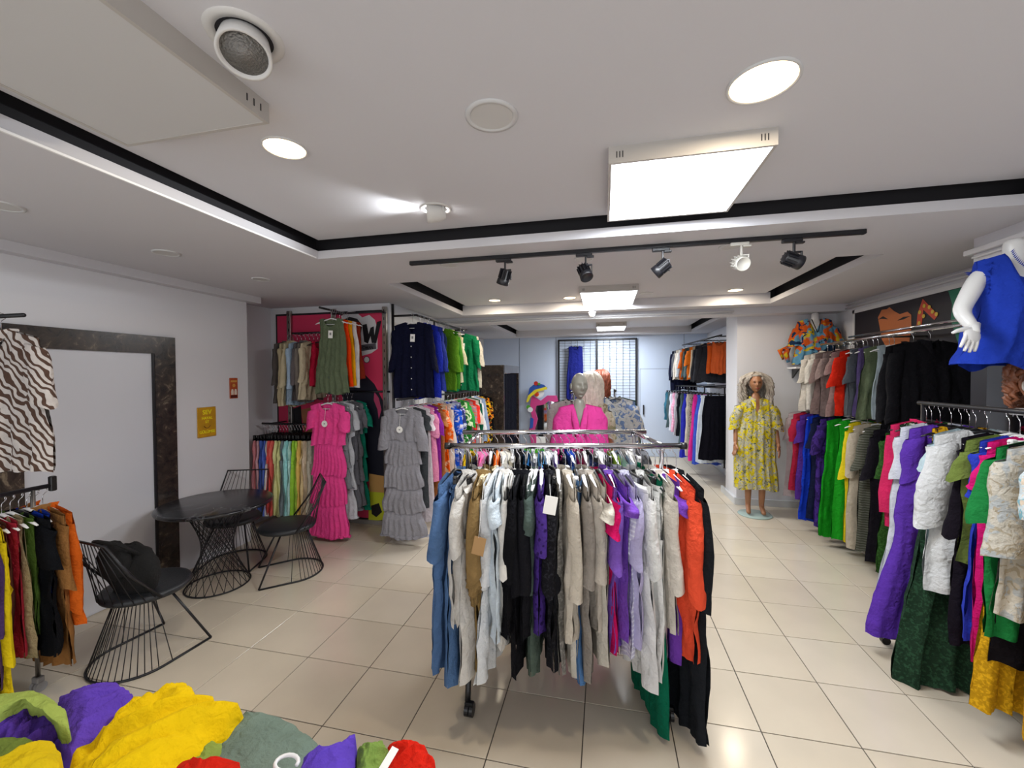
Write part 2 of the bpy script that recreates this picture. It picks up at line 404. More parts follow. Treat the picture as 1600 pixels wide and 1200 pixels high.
text('WOMAN', 'banner_lettering', INK, pos, .058, Matrix.Translation((p0.x, p0.y - .0015, p0.z)) @ Matrix.Rotation(PI / 2, 4, 'X'), ext=.0005, bold=.001, sx=.85)
for (cx_, cz_, r_) in ((573, 562, .035), (563, 570, .018)):
    p = P(cx_, cz_, .006); MB().cyl(p, r_ + .008, .002, 20, axis='y').build('bubble_outline', INK, pos)
    MB().cyl((p.x, p.y - .002, p.z), r_, .002, 20, axis='y').build('bubble', PWH, pos)
blob([(562, 575), (570, 585), (585, 600), (598, 625), (602, 660), (600, 760), (580, 760), (560, 700), (540, 640), (530, 600), (545, 580)], 'dark_hair', plain('poster_navy', '#0e1024', .55), 0)
blob([(585, 612), (592, 622), (596, 640), (592, 655), (590, 640), (584, 625)], 'pink_streak', plain('poster_rose', '#b9406a', .5), 1)
blob([(470, 640), (530, 628), (548, 640), (550, 700), (520, 740), (480, 700)], 'tan_face', plain('poster_tan', '#a86a4a', .55), 1)
blob([(455, 640), (470, 634), (474, 690), (455, 700)], 'navy_lock', INK, 2)
blob([(577, 740), (601, 744), (601, 770), (577, 768)], 'tan_arm', plain('poster_tan2', '#c99a5a', .55), 2)
blob([(576, 768), (602, 770), (602, 812), (576, 815)], 'yellow_patch', plain('poster_yellow', '#c7cf2f', .55, vary=.1), 2)
blob([(580, 790), (592, 786), (597, 800), (588, 808), (581, 803)], 'black_scribble', INK, 3)

# shelf standards and rails on that wall
STD = []
for x, y in ((452, 478), (521, 475), (601, 470)):
    p = at(x, 600, Y=4.60); STD.append(p.x)
    s = thing('wall_standard', 'slotted steel wall upright %s' % {452: 'left of the beige blouses', 521: 'behind the olive tank top', 601: 'at the right edge of the pink poster'}[x], 'wall upright', (p.x, 4.60, 0))
    MB().bbox((0, .02, 1.35), (.055, .04, 2.7), .003).build('channel', STEEL, s)
    sl = MB()
    for k in range(26): sl.box((0, -.0005, .2 + k * .098), (.008, .003, .035))
    o = sl.build('slots', DARKGAP, s); o['kind'] = 'stuff'

# ------------------------------------------------------------------ mural on the right wall
MX = RWF - .004
mu = thing('wall_mural', 'dark painted mural of a face with a green patch on the right wall', 'mural')
def Q(x, y, l=0): v = at(x, y, X=MX - .002 * l); v.y = max(min(v.y, 6.2), 3.43); v.z = min(v.z, 2.595); return v
def mblob(pts, name, mat, lay): return MB().prism([Q(x, y, lay) for x, y in pts], (-1, 0, 0), .0015).build(name, mat, mu)
MB().ext(MX - .0, MX + .003, 3.43, 6.0, .9, 2.60).build('dark_field', plain('mural_black', '#221f27', .6, vary=.15, vscale=3), mu)
MB().ext(MX - .008, MX, 5.98, 6.02, .9, 2.64).ext(MX - .008, MX, 3.43, 6.02, 2.60, 2.64).build('white_edge', TRIMW, mu)
OR = plain('mural_orange', '#c2703f', .55)
mblob([(1372, 496), (1378, 484), (1386, 483), (1390, 480), (1397, 486), (1406, 491), (1418, 487), (1424, 492), (1424, 512), (1420, 540), (1410, 560), (1395, 560), (1378, 530)], 'orange_face', OR, 1)
mblob([(1371, 500), (1380, 494), (1388, 499), (1378, 498)], 'eyebrow', INK, 2)
mblob([(1402, 501), (1412, 495), (1422, 494), (1412, 499)], 'eyebrow', INK, 2)
mblob([(1432, 512), (1434, 490), (1442, 467), (1466, 492), (1460, 500), (1443, 484), (1440, 510)], 'red_triangle', plain('mural_red', '#cc4a2c', .55), 1)
for px_, py_ in ((1436, 505), (1443, 494), (1437, 488), (1444, 478), (1452, 480), (1457, 487), (1463, 491)):
    p = Q(px_, py_, 3); MB().cyl(p, .02, .002, 12, axis='x').build('yellow_dot', plain('mural_yellow', '#d9b63a', .55), mu)
mblob([(1479, 440), (1500, 425), (1540, 400), (1540, 560), (1500, 545), (1492, 520), (1486, 500), (1488, 475), (1482, 455)], 'green_patch', plain('mural_green', '#1f7a5c', .55), 1)

# mirror and dark panel on the near right pillar face
mr = thing('wall_mirror', 'dark framed mirror on the near right pillar under the blue dress', 'mirror', (RWN, 2.75, 1.30))
MB().bbox((-.012, 0, .35), (.02, 1.3, .86), .004).build('dark_backboard', plain('dark_board', '#17141a', .4), mr)
MB().ext(-.026, -.022, .12, .52, .06, .70).build('mirror_glass', plain('mirror_glass', '#9a938c', .05, metal=1), mr)
MB().ext(-.03, -.022, .02, .10, .04, .72).build('grey_side_strip', GPLAS, mr)

# ------------------------------------------------------------------ back of the shop
bd = struct('door_2', MB().ext(.79, 1.64, BACK - .012, BACK, .02, 1.98), BLUEW)
MB().ext(.782, .79, BACK - .01, BACK, .02, 1.985).ext(.782, 1.64, BACK - .01, BACK, 1.98, 1.988).build('door_gap', plain('shadow_gap', '#6b7688', .6), bd)
MB().bbox((.86, BACK - .03, 1.06), (.03, .03, .22), .005).build('door_handle', BLACKM, bd)
for k, xx in enumerate((-2.0, -1.12, 1.72)): struct('trim_%d' % (4 + k), MB().ext(xx - .004, xx + .004, BACK - .006, BACK, 0, 2.75), plain('shadow_gap', '#6b7688', .6))
gp = thing('grid_panel', 'black framed wire grid display panel on the back wall', 'display grid', (-.17, BACK, .85))
fm = MB()
for xx in (-.88, .0, .87): fm.bbox((xx, -.05, .92), (.04, .03, 1.82), .004)
for zz in (.02, 1.82): fm.bbox((-.005, -.05, zz), (1.78, .03, .035), .004)
fm.build('frame', BLACKM, gp)
g = MB()
for k in range(1, 12): 
    for s0, s1 in ((-.88, 0), (0, .87)):
        if k < 6: xx = s0 + (s1 - s0) * k / 6; g.tube([(xx, -.05, .02), (xx, -.05, 1.82)], .0035, 4)
for k in range(1, 27): zz = .02 + 1.8 * k / 27; g.tube([(-.88, -.052, zz), (.87, -.052, zz)], .0032, 4)
o = g.build('wire_mesh', BLACKM, gp); o['kind'] = 'stuff'

# fitting room box of dark marble with a dark curtain
fb = thing('fitting_room', 'dark marble fitting room cubicle with open side at the back left', 'cubicle', (-1.76, 7.2, 0))
x1, y0, y1 = 0, 0, 1.35
MB().bbox((-.55, .02, 1.02), (1.1, .05, 2.04), .004).build('front_slab', MARB, fb)
MB().bbox((-1.08, .7, 1.02), (.05, 1.3, 2.04), .004).build('side_slab', MARB, fb)
MB().bbox((-.02, .7, 1.97), (.05, 1.3, .14), .004).build('header', plain('grey_marble', '#5a5b60', .3, vary=.2), fb)
MB().bbox((-.55, 1.33, 1.02), (1.1, .05, 2.04), .004).build('rear_slab', MARB, fb)
Pp = []
for j in range(8):
    Pp.append([Vector((-.05 + .022 * math.sin(i * 1.05), .06 + 1.24 * i / 60, 1.88 - 1.8 * j / 7)) for i in range(61)])
MB().grid(Pp).build('curtain', fabric('#10121f'), fb, True)
MB().tube([(-.05, .05, 1.90), (-.05, 1.3, 1.90)], .012, 8).build('curtain_rod', CHROME, fb, True)

# ------------------------------------------------------------------ ceiling fittings
WARMC, COOLC = (1, .86, .66), (.90, .95, 1)
def downlight(x, y, z, r, on, label, power=1.):
    t = thing('downlight', label, 'ceiling light', (x, y, z))
    MB().lathe([(r * (.89 if on else .78), -.001), (r * (.93 if on else .84), -.008), (r * (1.0), -.006), (r, 0)], 36, caps=False).build('ring', plain('downlight_ring', '#cfcfcf', .4), t, True)
    MB().cyl((0, 0, -.002), r * (.90 if on else .80), .004, 36).build('diffuser', emit('warm_diffuser', '#ffdca8', 7) if on else plain('off_diffuser', '#c9c8c6', .5), t)
    if on:
        l = bpy.data.lights.new('downlight_lamp', 'AREA'); l.shape = 'DISK'; l.size = r * 1.5; l.energy = LIGHTS['warm'] * power * .3; l.color = WARMC
        lo = bpy.data.objects.new('lamp', l); C.objects.link(lo); lo.parent = t; lo.location = (0, 0, -.012)
HIb = HI - .01
def dl(px_, py_, z, r, on, label, power=1.):
    p = at(px_, py_, Z=z); downlight(p.x, p.y, z, r, on, label, power)
dl(445, 231, HIb, .095, True, 'lit round warm downlight left of the tilted white spotlight')
dl(1192, 128, HIb, .118, True, 'large lit round warm downlight nearest the camera on the right')
dl(768, 181, HIb, .105, False, 'unlit round white downlight in the middle of the front ceiling')
dl(260, 395, HC, .085, False, 'unlit round downlight above the dark marble door frame')
dl(408, 436, HC, .075, False, 'unlit round downlight near the left wall corner above the plaque')
dl(702, 414, HC, .075, False, 'unlit round downlight behind the left end of the black track')
dl(912, 404, HC, .075, False, 'unlit round downlight behind the middle of the black track')
dl(1142, 385, HC, .08, False, 'unlit round downlight behind the white track spotlight')
dl(1010, 458, HIb, .085, False, 'unlit round downlight right of the second ceiling panel')
dl(773, 469, HIb, .085, True, 'lit warm downlight above the navy and green cardigans')
dl(890, 465, HIb, .085, True, 'lit warm downlight touching the left of the second ceiling panel')
dl(1149, 453, HIb, .09, True, 'lit warm downlight above the lemon print mannequin')
dl(982, 513, HIb, .085, True, 'small lit downlight beside the farthest ceiling panel')
dl(3, 321, HC, .085, False, 'unlit round downlight cut by the left picture edge')

def panel_light(x0, x1, y0, y1, zb, zt, on, label, power=0):
    t = thing('panel_light', label, 'ceiling light', ((x0 + x1) / 2, (y0 + y1) / 2, zt))
    hx, hy, d = (x1 - x0) / 2, (y1 - y0) / 2, zb - zt
    f = MB(); w = .014
    f.ext(-hx, hx, -hy, -hy + w, d, 0).ext(-hx, hx, hy - w, hy, d, 0).ext(-hx, -hx + w, -hy + w, hy - w, d, 0).ext(hx - w, hx, -hy + w, hy - w, d, 0)
    f.build('frame', plain('panel_frame', '#b9b4ae', .35), t)
    MB().ext(-hx + w, hx - w, -hy + w, hy - w, d + .002, d + .008).build('diffuser', emit('cool_diffuser', '#f4f8ff', 7) if on else plain('off_panel', '#c8c7c6', .5), t)
    v = MB()
    for sx in (-hx + .05, hx - .05):
        for k in range(3): v.box((sx + (k - 1) * .013, -hy - .0005, d / 2), (.004, .002, .028))
    for sy_ in (hy - .10, hy - .07, hy - .04): v.box((hx + .0005, sy_, d / 2), (.002, .004, .025))
    v.build('vent_slots', DARKGAP, t)
    if on:
        l = bpy.data.lights.new('panel_lamp', 'AREA'); l.shape = 'RECTANGLE'; l.size = 2 * hx * .9; l.size_y = 2 * hy * .9; l.energy = power; l.color = COOLC
        lo = bpy.data.objects.new('lamp', l); C.objects.link(lo); lo.parent = t; lo.location = (0, 0, d - .012)
pa = at(950, 256, Z=2.81); pb = at(1216, 226, Z=2.81); pc = at(951, 346, Z=2.81); pd = at(1143, 331, Z=2.81)
panel_light(pa.x + .002, pb.x, (pa.y + pb.y) / 2, (pc.y + pd.y) / 2, 2.81, HIb, True, 'lit square white ceiling panel nearest the camera', LIGHTS['panel'])
pa = at(203, 233, Z=2.81); pb = at(416, 190, Z=2.81)
panel_light(pa.x + .01, pb.x, pb.y - .72, (pa.y + pb.y) / 2, 2.81, HIb, False, 'large unlit square ceiling panel at the top left')
pa = at(916, 479, Z=2.81); pb = at(992, 478, Z=2.81); pc = at(903, 457, Z=2.81)
panel_light(-.29, .38, at(903, 458, Z=2.81).y, at(915, 479, Z=2.81).y, 2.81, HIb, True, 'second lit square ceiling panel above the bald mannequin', LIGHTS['panel'])
panel_light(-.16, .42, 8.35, 9.15, 2.80, HIb, True, 'farthest lit ceiling panel near the back wall', LIGHTS['back'])

# gimbal spotlights
def gimbal(px_, py_, r, aim, on, label):
    p = at(px_, py_, Z=HIb)
    t = thing('spotlight', label, 'spotlight', p)
    MB().lathe([(r * .98, .01), (r * .98, -.004), (r * 1.32, -.008), (r * 1.38, 0)], 36, caps=False).build('ceiling_ring', plain('ring_white', '#d4d2cf', .45), t, True)
    MB().cyl((0, 0, .001), r, .003, 30).build('recess', DARKGAP, t)
    q = Vector(aim).normalized().to_track_quat('Z', 'Y').to_matrix().to_4x4()
    M = Matrix.Translation((0, 0, -.02)) @ q
    MB().lathe([(r * .55, -.06), (r * .80, -.03), (r * .93, .03), (r * .96, .055), (r * .86, .055), (r * .80, .045)], 32, M=M, caps=False).build('head', plain('ring_white', '#d4d2cf', .45), t, True)
    MB().lathe([(r * .16, .012), (r * .5, .022), (r * .84, .046)], 32, M=M, caps=True).build('reflector', emit('spot_face', '#ffffff', 14) if on else plain('reflector_grey', '#8d8a86', .35, metal=.4, bump=.8, bscale=160), t, True)
    if not on: MB().lathe([(.0, .020), (r * .24, .022), (r * .26, .014)], 16, M=M, caps=False).build('led_chip', plain('led_amber', '#8a6417', .4), t, True)
    fn = MB()
    for k in range(10):
        a = k * PI / 9; fn.box(M @ Vector((r * .8 * math.cos(a), r * .8 * math.sin(a), -.045)), (.006, .006, .03))
    fn.build('cooling_fins', plain('ring_white', '#d4d2cf', .45), t)
    if on:
        l = bpy.data.lights.new('spot_lamp', 'SPOT'); l.energy = LIGHTS['spot']; l.spot_size = 1.45; l.spot_blend = .9; l.shadow_soft_size = .03; l.color = (.93, .97, 1)
        lo = bpy.data.objects.new('lamp', l); C.objects.link(lo); lo.parent = t
        d = Vector(aim).normalized(); lo.location = Vector((0, 0, -.02)) + d * .075; lo.rotation_euler = d.to_track_quat('-Z', 'Y').to_euler()
gimbal(383, 58, .078, (.22, -.30, -.92), False, 'large unlit tilted white spotlight recessed at the top left')
gimbal(681, 326, .070, (-.90, -.36, -.05), True, 'lit white tilted spotlight throwing its beam across the ceiling')

# dome camera
t = thing('dome_camera', 'small white dome camera under the second ceiling panel', 'camera', (-.17, 5.95, HC))
MB().cyl((0, 0, -.015), .055, .03, 24).build('mount', WPLAS, t, True)
(lambda e_: e_.build('dome', WPLAS, t, True))(ell((0, 0, -.04), (.045, .045, .045)))

# black lighting track with five heads
tr = thing('track_rail', 'long black lighting track on the ceiling', 'lighting track', (.05, 3.03, HC))
MB().bbox((0, 0, -.014), (3.06, .034, .028), .003).build('rail', BLACKM, tr)
MB().bbox((-1.535, 0, -.014), (.02, .036, .030), .003).bbox((1.535, 0, -.014), (.02, .036, .030), .003).build('end_cap', BPLAS, tr)
def head(px_, py_, aim, mat, label, white=False):
    p = at(px_, py_, Z=HC - .03)
    t = thing('track_light', label, 'track light', (p.x, 3.03, HC - .028))
    MB().bbox((.0, 0, -.011), (.115, .036, .022), .003).bbox((.045, 0, -.026), (.05, .03, .012), .002).build('adapter', mat, t)
    MB().bbox((.012, .0, -.05), (.012, .02, .07), .002).bbox((.032, .0, -.085), (.05, .02, .010), .002).bbox((.055, 0, -.12), (.008, .022, .08), .002).build('arm', mat, t)
    q = Vector(aim).normalized().to_track_quat('Z', 'Y').to_matrix().to_4x4(); M = Matrix.Translation((.005, 0, -.135)) @ q
    MB().lathe([(.030, -.058), (.034, -.055), (.036, .01), (.045, .018), (.047, .055), (.042, .058), (.036, .050)], 24, M=M, caps=True).build('head', mat, t, True)
    f = MB()
    for k in range(12):
        a = 2 * PI * k / 12; c0 = M @ Vector((.040 * math.cos(a), .040 * math.sin(a), -.025))
        f.add([M @ Vector(v) for v in [(.034 * math.cos(a - .06), .034 * math.sin(a - .06), -.055), (.046 * math.cos(a - .05), .046 * math.sin(a - .05), -.055), (.046 * math.cos(a + .05), .046 * math.sin(a + .05), -.055), (.034 * math.cos(a + .06), .034 * math.sin(a + .06), -.055),
                                       (.034 * math.cos(a - .06), .034 * math.sin(a - .06), .012), (.046 * math.cos(a - .05), .046 * math.sin(a - .05), .012), (.046 * math.cos(a + .05), .046 * math.sin(a + .05), .012), (.034 * math.cos(a + .06), .034 * math.sin(a + .06), .012)]],
              [(0, 3, 2, 1), (4, 5, 6, 7), (0, 1, 5, 4), (1, 2, 6, 5), (2, 3, 7, 6), (3, 0, 4, 7)])
    f.build('fins', mat, t)
    MB().lathe([(.001, .04), (.036, .044)], 20, M=M, caps=True).build('lens', plain('lens_clear', '#cfd6da', .1, metal=.6) if white else plain('lens_dark', '#26262c', .15), t, True)
head(784, 402, (-.35, .25, -.9), BLACKM, 'leftmost black spotlight on the ceiling track')
head(912, 394, (.30, -.5, -.8), BLACKM, 'second black track spotlight from the left')
head(1034, 385, (-.75, .25, -.6), BLACKM, 'third black track spotlight beside the white one')
head(1160, 375, (.1, -.95, -.35), plain('silver_white_metal', '#c9c6bd', .35, metal=.3), 'single white track spotlight among the black ones', True)
head(1246, 368, (.92, .2, -.35), BLACKM, 'rightmost black spotlight on the ceiling track')

# ------------------------------------------------------------------ garments
def interp(tab, v):
    for (a, x), (b, y) in zip(tab, tab[1:]):
        if v <= b:
            t = (v - a) / (b - a); t = t * t * (3 - 2 * t); return x + (y - x) * t
    return tab[-1][1]
def cloth_tube(mb, wtab, L, R, th=(.01, .045), neck=0., nd=.09, ndb=.02, slope=.22, amp=.016, k=5, z0=0., nu=22, nv=18, hemw=.012, x0=0., vneck=False, rib=0., crease=.009):
    """front and back sheets joined at the sides and shoulders; folds deepen towards the hem"""
    p1, p2, p3, p4, p5 = [R.uniform(0, 6.28) for _ in range(5)]; bend = R.uniform(.006, .018); k = k * R.uniform(.85, 1.2)
    sh = wtab[0][1]; off = Vector((R.uniform(0, 50), R.uniform(0, 50), R.uniform(0, 50)))
    for side in (-1, 1):
        Pg = []
        for j in range(nv + 1):
            v = j / nv; w = interp(wtab, v); row = []
            t = th[0] + (th[1] - th[0]) * min(1, v * 3) ** .7
            A = amp * min(1, v * 1.6 + .06)
            for i in range(nu + 1):
                u = math.sin(PI / 2 * (i / nu * 2 - 1)) * .25 + (i / nu * 2 - 1) * .75
                xx = u * sh; ax = abs(xx)
                if neck and ax < neck:
                    d = (nd if side < 0 else ndb); q = ax / neck
                    zt = -d * ((1 - q) if vneck and side < 0 else math.sqrt(max(0, 1 - q * q)))
                elif neck: zt = -(ax - neck) * slope
                else: zt = 0
                hem = hemw * math.sin(u * 4 + p3) + hemw * .5 * math.sin(u * 9 + p4)
                x = x0 + u * w + .008 * math.sin(7 * v + p5)
                z = z0 + zt * (1 - v) - L * v + hem * v
                f = A * (.62 * math.sin(k * PI * u + p1 + 1.3 * v) + .38 * math.sin(k * 1.73 * PI * u + p2 - v * 1.1)) + bend * math.sin(2.6 * v + p3) * v
                f2 = A * .45 * math.sin(k * .9 * PI * u + p4 + v * 2 + side) + rib * math.sin(60 * u * w)
                y = side * (t * math.sqrt(max(0, 1 - u * u)) ** .8 + .002 + f2 * (1 - u * u) * .6 * min(1, v * 3)) + f
                cr_ = crease * min(1, v * 5); q_ = Vector((x * 13, side * .6, z * 5 + x * 3)) + off
                y += cr_ * (1 - abs(noise.noise(q_)) * 2.2) + cr_ * .5 * noise.noise(q_ * 2.3); x += cr_ * .9 * noise.noise(Vector((side * 1.5 + u * 2, v * 6, 3)) + off)
                row.append((x, y, z))
            Pg.append(row)
        mb.grid(Pg, flip=side > 0)
    return mb
def sleeve(sgn, sh, L, R, r0=.07, r1=.05, ty=.034, slope=.22, out=.10, roll=False, z0=0., bell=0., n=12, m=9):
    mb = MB(); p1, p2 = R.uniform(0, 6.28), R.uniform(0, 6.28); Pg = []
    zs = z0 - .035; sx = sh - .030
    for j in range(m + 1):
        t = j / m
        cx = sgn * (sx + out * t + .008 * math.sin(5 * t + p2)); cz = zs - L * t - .03 + .03 * t
        r = r0 + (r1 - r0) * t + bell * t * t + (.006 * math.sin(9 * t + p1) if 0 < t < 1 else 0)
        if roll and t > .86: r += .012
        row = []
        for i in range(n + 1):
            a = 2 * PI * i / n
            fold = .006 * math.sin(3 * a + p2 + 3 * t) + .010 * noise.noise(Vector((3 * math.cos(a) + p1, 3 * math.sin(a), 9 * t * max(.3, L / .4) + p2)))
            row.append((cx + (r + fold) * math.cos(a), ty * (1 + .2 * t) * math.sin(a) * (1 if t > .05 else .5) + .008 * math.sin(4 * t + p1), cz + (.5 * r0 * (-sgn * math.cos(a)) * (1 - t)) * .55 - .022 * t * t * sgn * math.cos(a) + .010 * t * t * math.sin(2 * a + p1)))
        Pg.append(row)
    mb.grid(Pg, flip=True); return mb
# hangers: meshes made once and shared
def hanger_meshes(mat, matname):
    hk = MB().tube([(0, 0, -.10), (0, 0, -.045), (.004, 0, -.035), (.014, 0, -.026)] + [(.0 + .021 * math.cos(a), 0, -.012 + .021 * math.sin(a)) for a in [-.6 + i * (PI + 1.1) / 10 for i in range(11)]], .0022, 5)
    for_y = Matrix.Rotation(PI / 2, 4, 'Z'); hk.v = [tuple(for_y @ Vector(v)) for v in hk.v]
    sb = MB().tube([(-.20, 0, -.158), (-.17, 0, -.146), (-.09, 0, -.122), (-.03, 0, -.104), (0, 0, -.098), (.03, 0, -.104), (.09, 0, -.122), (.17, 0, -.146), (.20, 0, -.158)], [.006, .010, .012, .011, .013, .011, .012, .010, .006], 8, ry=.6)
    sb.tube([(-.16, 0, -.150), (-.05, 0, -.163), (.05, 0, -.163), (.16, 0, -.150)], .0035, 5)
    cb_ = MB().tube([(-.15, 0, -.112), (.15, 0, -.112)], .0055, 6).tube([(0, 0, -.10), (0, 0, -.112)], .004, 5)
    cl = MB()
    cl.bbox((0, 0, -.122), (.028, .026, .042), .004)
    return dict(hook=hk.mesh('hook', CHROME), bar=sb.mesh('shoulder_bar_' + matname, mat), clipbar=cb_.mesh('clip_bar_' + matname, mat if matname != 'white' else WPLAS), clips=cl.mesh('clips_' + matname, mat, False))
YPL = plain('yellow_plastic', '#e8c81c', .35); PPL = plain('pink_plastic', '#e86aa8', .35); OPL = plain('orange_plastic', '#ec7a1e', .35)
HM = {'W': hanger_meshes(WPLAS, 'white'), 'B': hanger_meshes(BPLAS, 'black'), 'C': hanger_meshes(CREAMP, 'cream'), 'Y': hanger_meshes(YPL, 'yellow'), 'P': hanger_meshes(PPL, 'pink'), 'O': hanger_meshes(OPL, 'orange')}
HN = {'W': 'white', 'B': 'black', 'C': 'cream', 'Y': 'yellow', 'P': 'pink', 'O': 'orange'}
RR = random.Random(11)
BRIGHT = [1.0]  # per-row cloth colour gain, painted in for light that dim rails lack
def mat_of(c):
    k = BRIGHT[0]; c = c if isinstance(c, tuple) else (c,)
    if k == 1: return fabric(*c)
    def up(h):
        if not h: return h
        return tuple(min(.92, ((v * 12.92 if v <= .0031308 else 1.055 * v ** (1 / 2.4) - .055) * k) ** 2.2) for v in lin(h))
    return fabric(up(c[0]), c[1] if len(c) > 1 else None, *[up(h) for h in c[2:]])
DEF = dict(shirt=(.70, .22, .50), blouse=(.66, .23, .34), tee=(.68, .22, .18), tank=(.66, .17, 0), vest=(.60, .18, 0), dress=(1.15, .20, .2), sleeveless=(1.1, .17, 0), coat=(1.1, .23, .58), tunic=(.85, .23, .30), kimono=(.9, .24, .32), tiered=(1.35, .20, .25), trousers=(1.0, .19, 0), skirt=(.85, .17, 0), shorts=(.5, .19, 0))
NAME = dict(shirt='shirt', blouse='blouse', tee='t_shirt', tank='tank_top', vest='vest', dress='dress', sleeveless='sleeveless_dress', coat='coat', tunic='tunic', kimono='kimono', tiered='tiered_dress', trousers='trousers', skirt='skirt', shorts='shorts')
CATG = dict(shirt='shirt', blouse='blouse', tee='t-shirt', tank='tank top', vest='vest', dress='dress', sleeveless='dress', coat='coat', tunic='tunic', kimono='kimono', tiered='dress', trousers='trousers', skirt='skirt', shorts='shorts')
def garment(kind, label, col, loc, ang, group=None, L=None, w=1., sl=None, fl=1., amp=.014, thick=1., lean=0., tagc=None, buttons=0, collar=None, k=5, roll=False, vneck=False, bell=0., seed=None, tiers=4, belt=None, rib=0, knot=None, hz=0.0, fine=False, neckw=.07, cuff=None):
    dL, sh, dsl = DEF[kind]; L = L or dL; sl = dsl if sl is None else sl; R = random.Random(seed if seed is not None else RR.random())
    m = mat_of(col); crs = .015 if fine else .009; amp = amp * (1.35 if fine and amp < .02 else 1)
    t = thing(NAME[kind], label, CATG[kind], loc, ang, group)
    t.rotation_euler.x = lean
    z0 = -.092 - hz; sh_ = sh * w
    nu, nv = (30, 26) if fine else (18, 14)
    th = (.017, .042 * thick)
    if kind in ('shirt', 'blouse', 'tee', 'tank', 'vest', 'dress', 'sleeveless', 'coat', 'tunic', 'kimono'):
        hem = {'shirt': 1.14, 'blouse': 1.2, 'tee': 1.12, 'tank': 1.25, 'vest': 1.1, 'dress': 1.25, 'sleeveless': 1.35, 'coat': 1.15, 'tunic': 1.2, 'kimono': 1.15}[kind] * fl
        wt = [(0, sh_), (.12, sh_ * (1.02 if kind not in ('tank', 'vest', 'sleeveless') else .98)), (.4, sh_ * (1 + (hem - 1) * .35)), (1, sh_ * hem)]
        b = cloth_tube(MB(), wt, L, R, th, neck=neckw * (1.15 if kind in ('tank', 'sleeveless') else 1), nd=.13 if vneck else (.10 if kind in ('tank', 'sleeveless') else .07), slope=.26, amp=amp, k=k, z0=z0, nu=nu, nv=nv, vneck=vneck, rib=rib, crease=crs)
        b.build('bodice', m, t, True)
        if sl > 0:
            wide = kind in ('kimono', 'tunic')
            for sg in (-1, 1):
                s_ = sleeve(sg, sh_, sl, R, r0=.058 if not wide else .075, r1=(.045 if sl > .4 else .062) if not wide else .085, ty=(.038 if not wide else .042) * min(1.3, thick + .10), out=(.055 if sl > .3 else .035) * min(1, thick), m=14 if fine else 8, roll=roll, z0=z0 - .02, bell=bell)
                o = s_.build('sleeve', m, t, True)
                if cuff: MB().lathe([(.052, 0), (.056, -.02), (.052, -.04)], 10, c=(sg * (sh_ + .03), 0, z0 - .05 - sl)).build('cuff', mat_of(cuff), t, True)
        if (collar if collar is not None else kind in ('shirt', 'coat')):
            q = MB()
            for side in (-1, 1):
                Pg = [[(side * (.012 + .062 * math.sin(PI * .5 * i / 6)), -.035 * math.cos(PI * i / 6) - .012 * j, z0 + .012 - .028 * j - .055 * max(0, math.cos(PI * i / 6)) * (.3 + .5 * j)) for i in range(7)] for j in range(3)]
                q.grid(Pg)
            q.build('collar', m, t, True)
        if buttons:
            for i in range(buttons): MB().cyl((.006, -.050 * thick - .012, z0 - .16 - (L - .25) * i / max(1, buttons - 1)), .006, .004, 8, axis='y').build('button', CARD, t)
    elif kind == 'tiered':
        z = 0; hL = L / (tiers + .4)
        b = cloth_tube(MB(), [(0, sh_), (.3, sh_ * 1.02), (1, sh_ * 1.02)], hL * 1.35, R, th, neck=.075, nd=.09, slope=.28, amp=amp * .8, k=k, z0=z0, nu=nu, nv=10); b.build('bodice', m, t, True)
        for i in range(tiers):
            za = z0 - hL * (1.25 + i) + (.01 if i else 0); 
            if i == tiers: break
            ww = sh_ * (.90 + .07 * i) * fl
            q = cloth_tube(MB(), [(0, ww * .90), (1, ww * 1.12)], hL * 1.10 if i < tiers - 1 else L - hL * (1.25 + i), R, (.026 * thick, .062 * thick + .004 * i), amp=amp * .7, k=k * 1.7, crease=.004, z0=za, nu=nu + 12, nv=8, hemw=.014)
            q.build('tier', m, t, True)
        for sg in (-1, 1): sleeve(sg, sh_, sl, R, r0=.06, r1=.07, ty=.045, out=.03, z0=z0 - .02).build('sleeve', m, t, True)
    elif kind in ('trousers', 'shorts'):
        ww = .165 * w; z0 = -.135 - hz; cr = .27 if kind == 'trousers' else .22
        MB_ = cloth_tube(MB(), [(0, ww * .98), (1, ww)], .035, R, (.020, .022), amp=.004, k=8, z0=z0, nu=nu, nv=3, hemw=0)
        MB_.build('waistband', mat_of(belt) if belt else m, t, True)
        cloth_tube(MB(), [(0, ww), (1, ww * 1.12)], cr, R, (.020, .036 * thick), amp=amp * .7, k=k, z0=z0 - .03, nu=nu, nv=8, hemw=0).build('hip', m, t, True)
        for sg in (-1, 1):
            cloth_tube(MB(), [(0, ww * .57), (.5, ww * .56 * fl), (1, ww * .62 * fl)], L - cr, R, (.034 * thick, .042 * thick), amp=amp, k=3.2, z0=z0 - .02 - cr * .9, x0=sg * ww * .56, nu=12, nv=14, hemw=.006).build('leg', m, t, True)
    elif kind == 'skirt':
        ww = .155 * w; z0 = -.135 - hz
        cloth_tube(MB(), [(0, ww), (1, ww)], .045, R, (.020, .022), amp=.004, k=9, z0=z0, nu=nu, nv=3, hemw=0).build('waistband', mat_of(belt) if belt else m, t, True)
        cloth_tube(MB(), [(0, ww), (.3, ww * 1.25 * fl), (1, ww * 1.55 * fl)], L, R, (.022, .05 * thick), amp=amp * 1.3, k=k * 1.3, z0=z0 - .035, nu=nu + 6, nv=nv).build('skirt_panel', m, t, True)
    if knot: 
        e_ = ell((-sh_ * .95, 0, z0 - knot), (.055, .04, .06), 12, 9, lambda d, p: p + d * .012 * math.sin(9 * d.x + 7 * d.z)); e_.build('rolled_cuff', m, t, True)
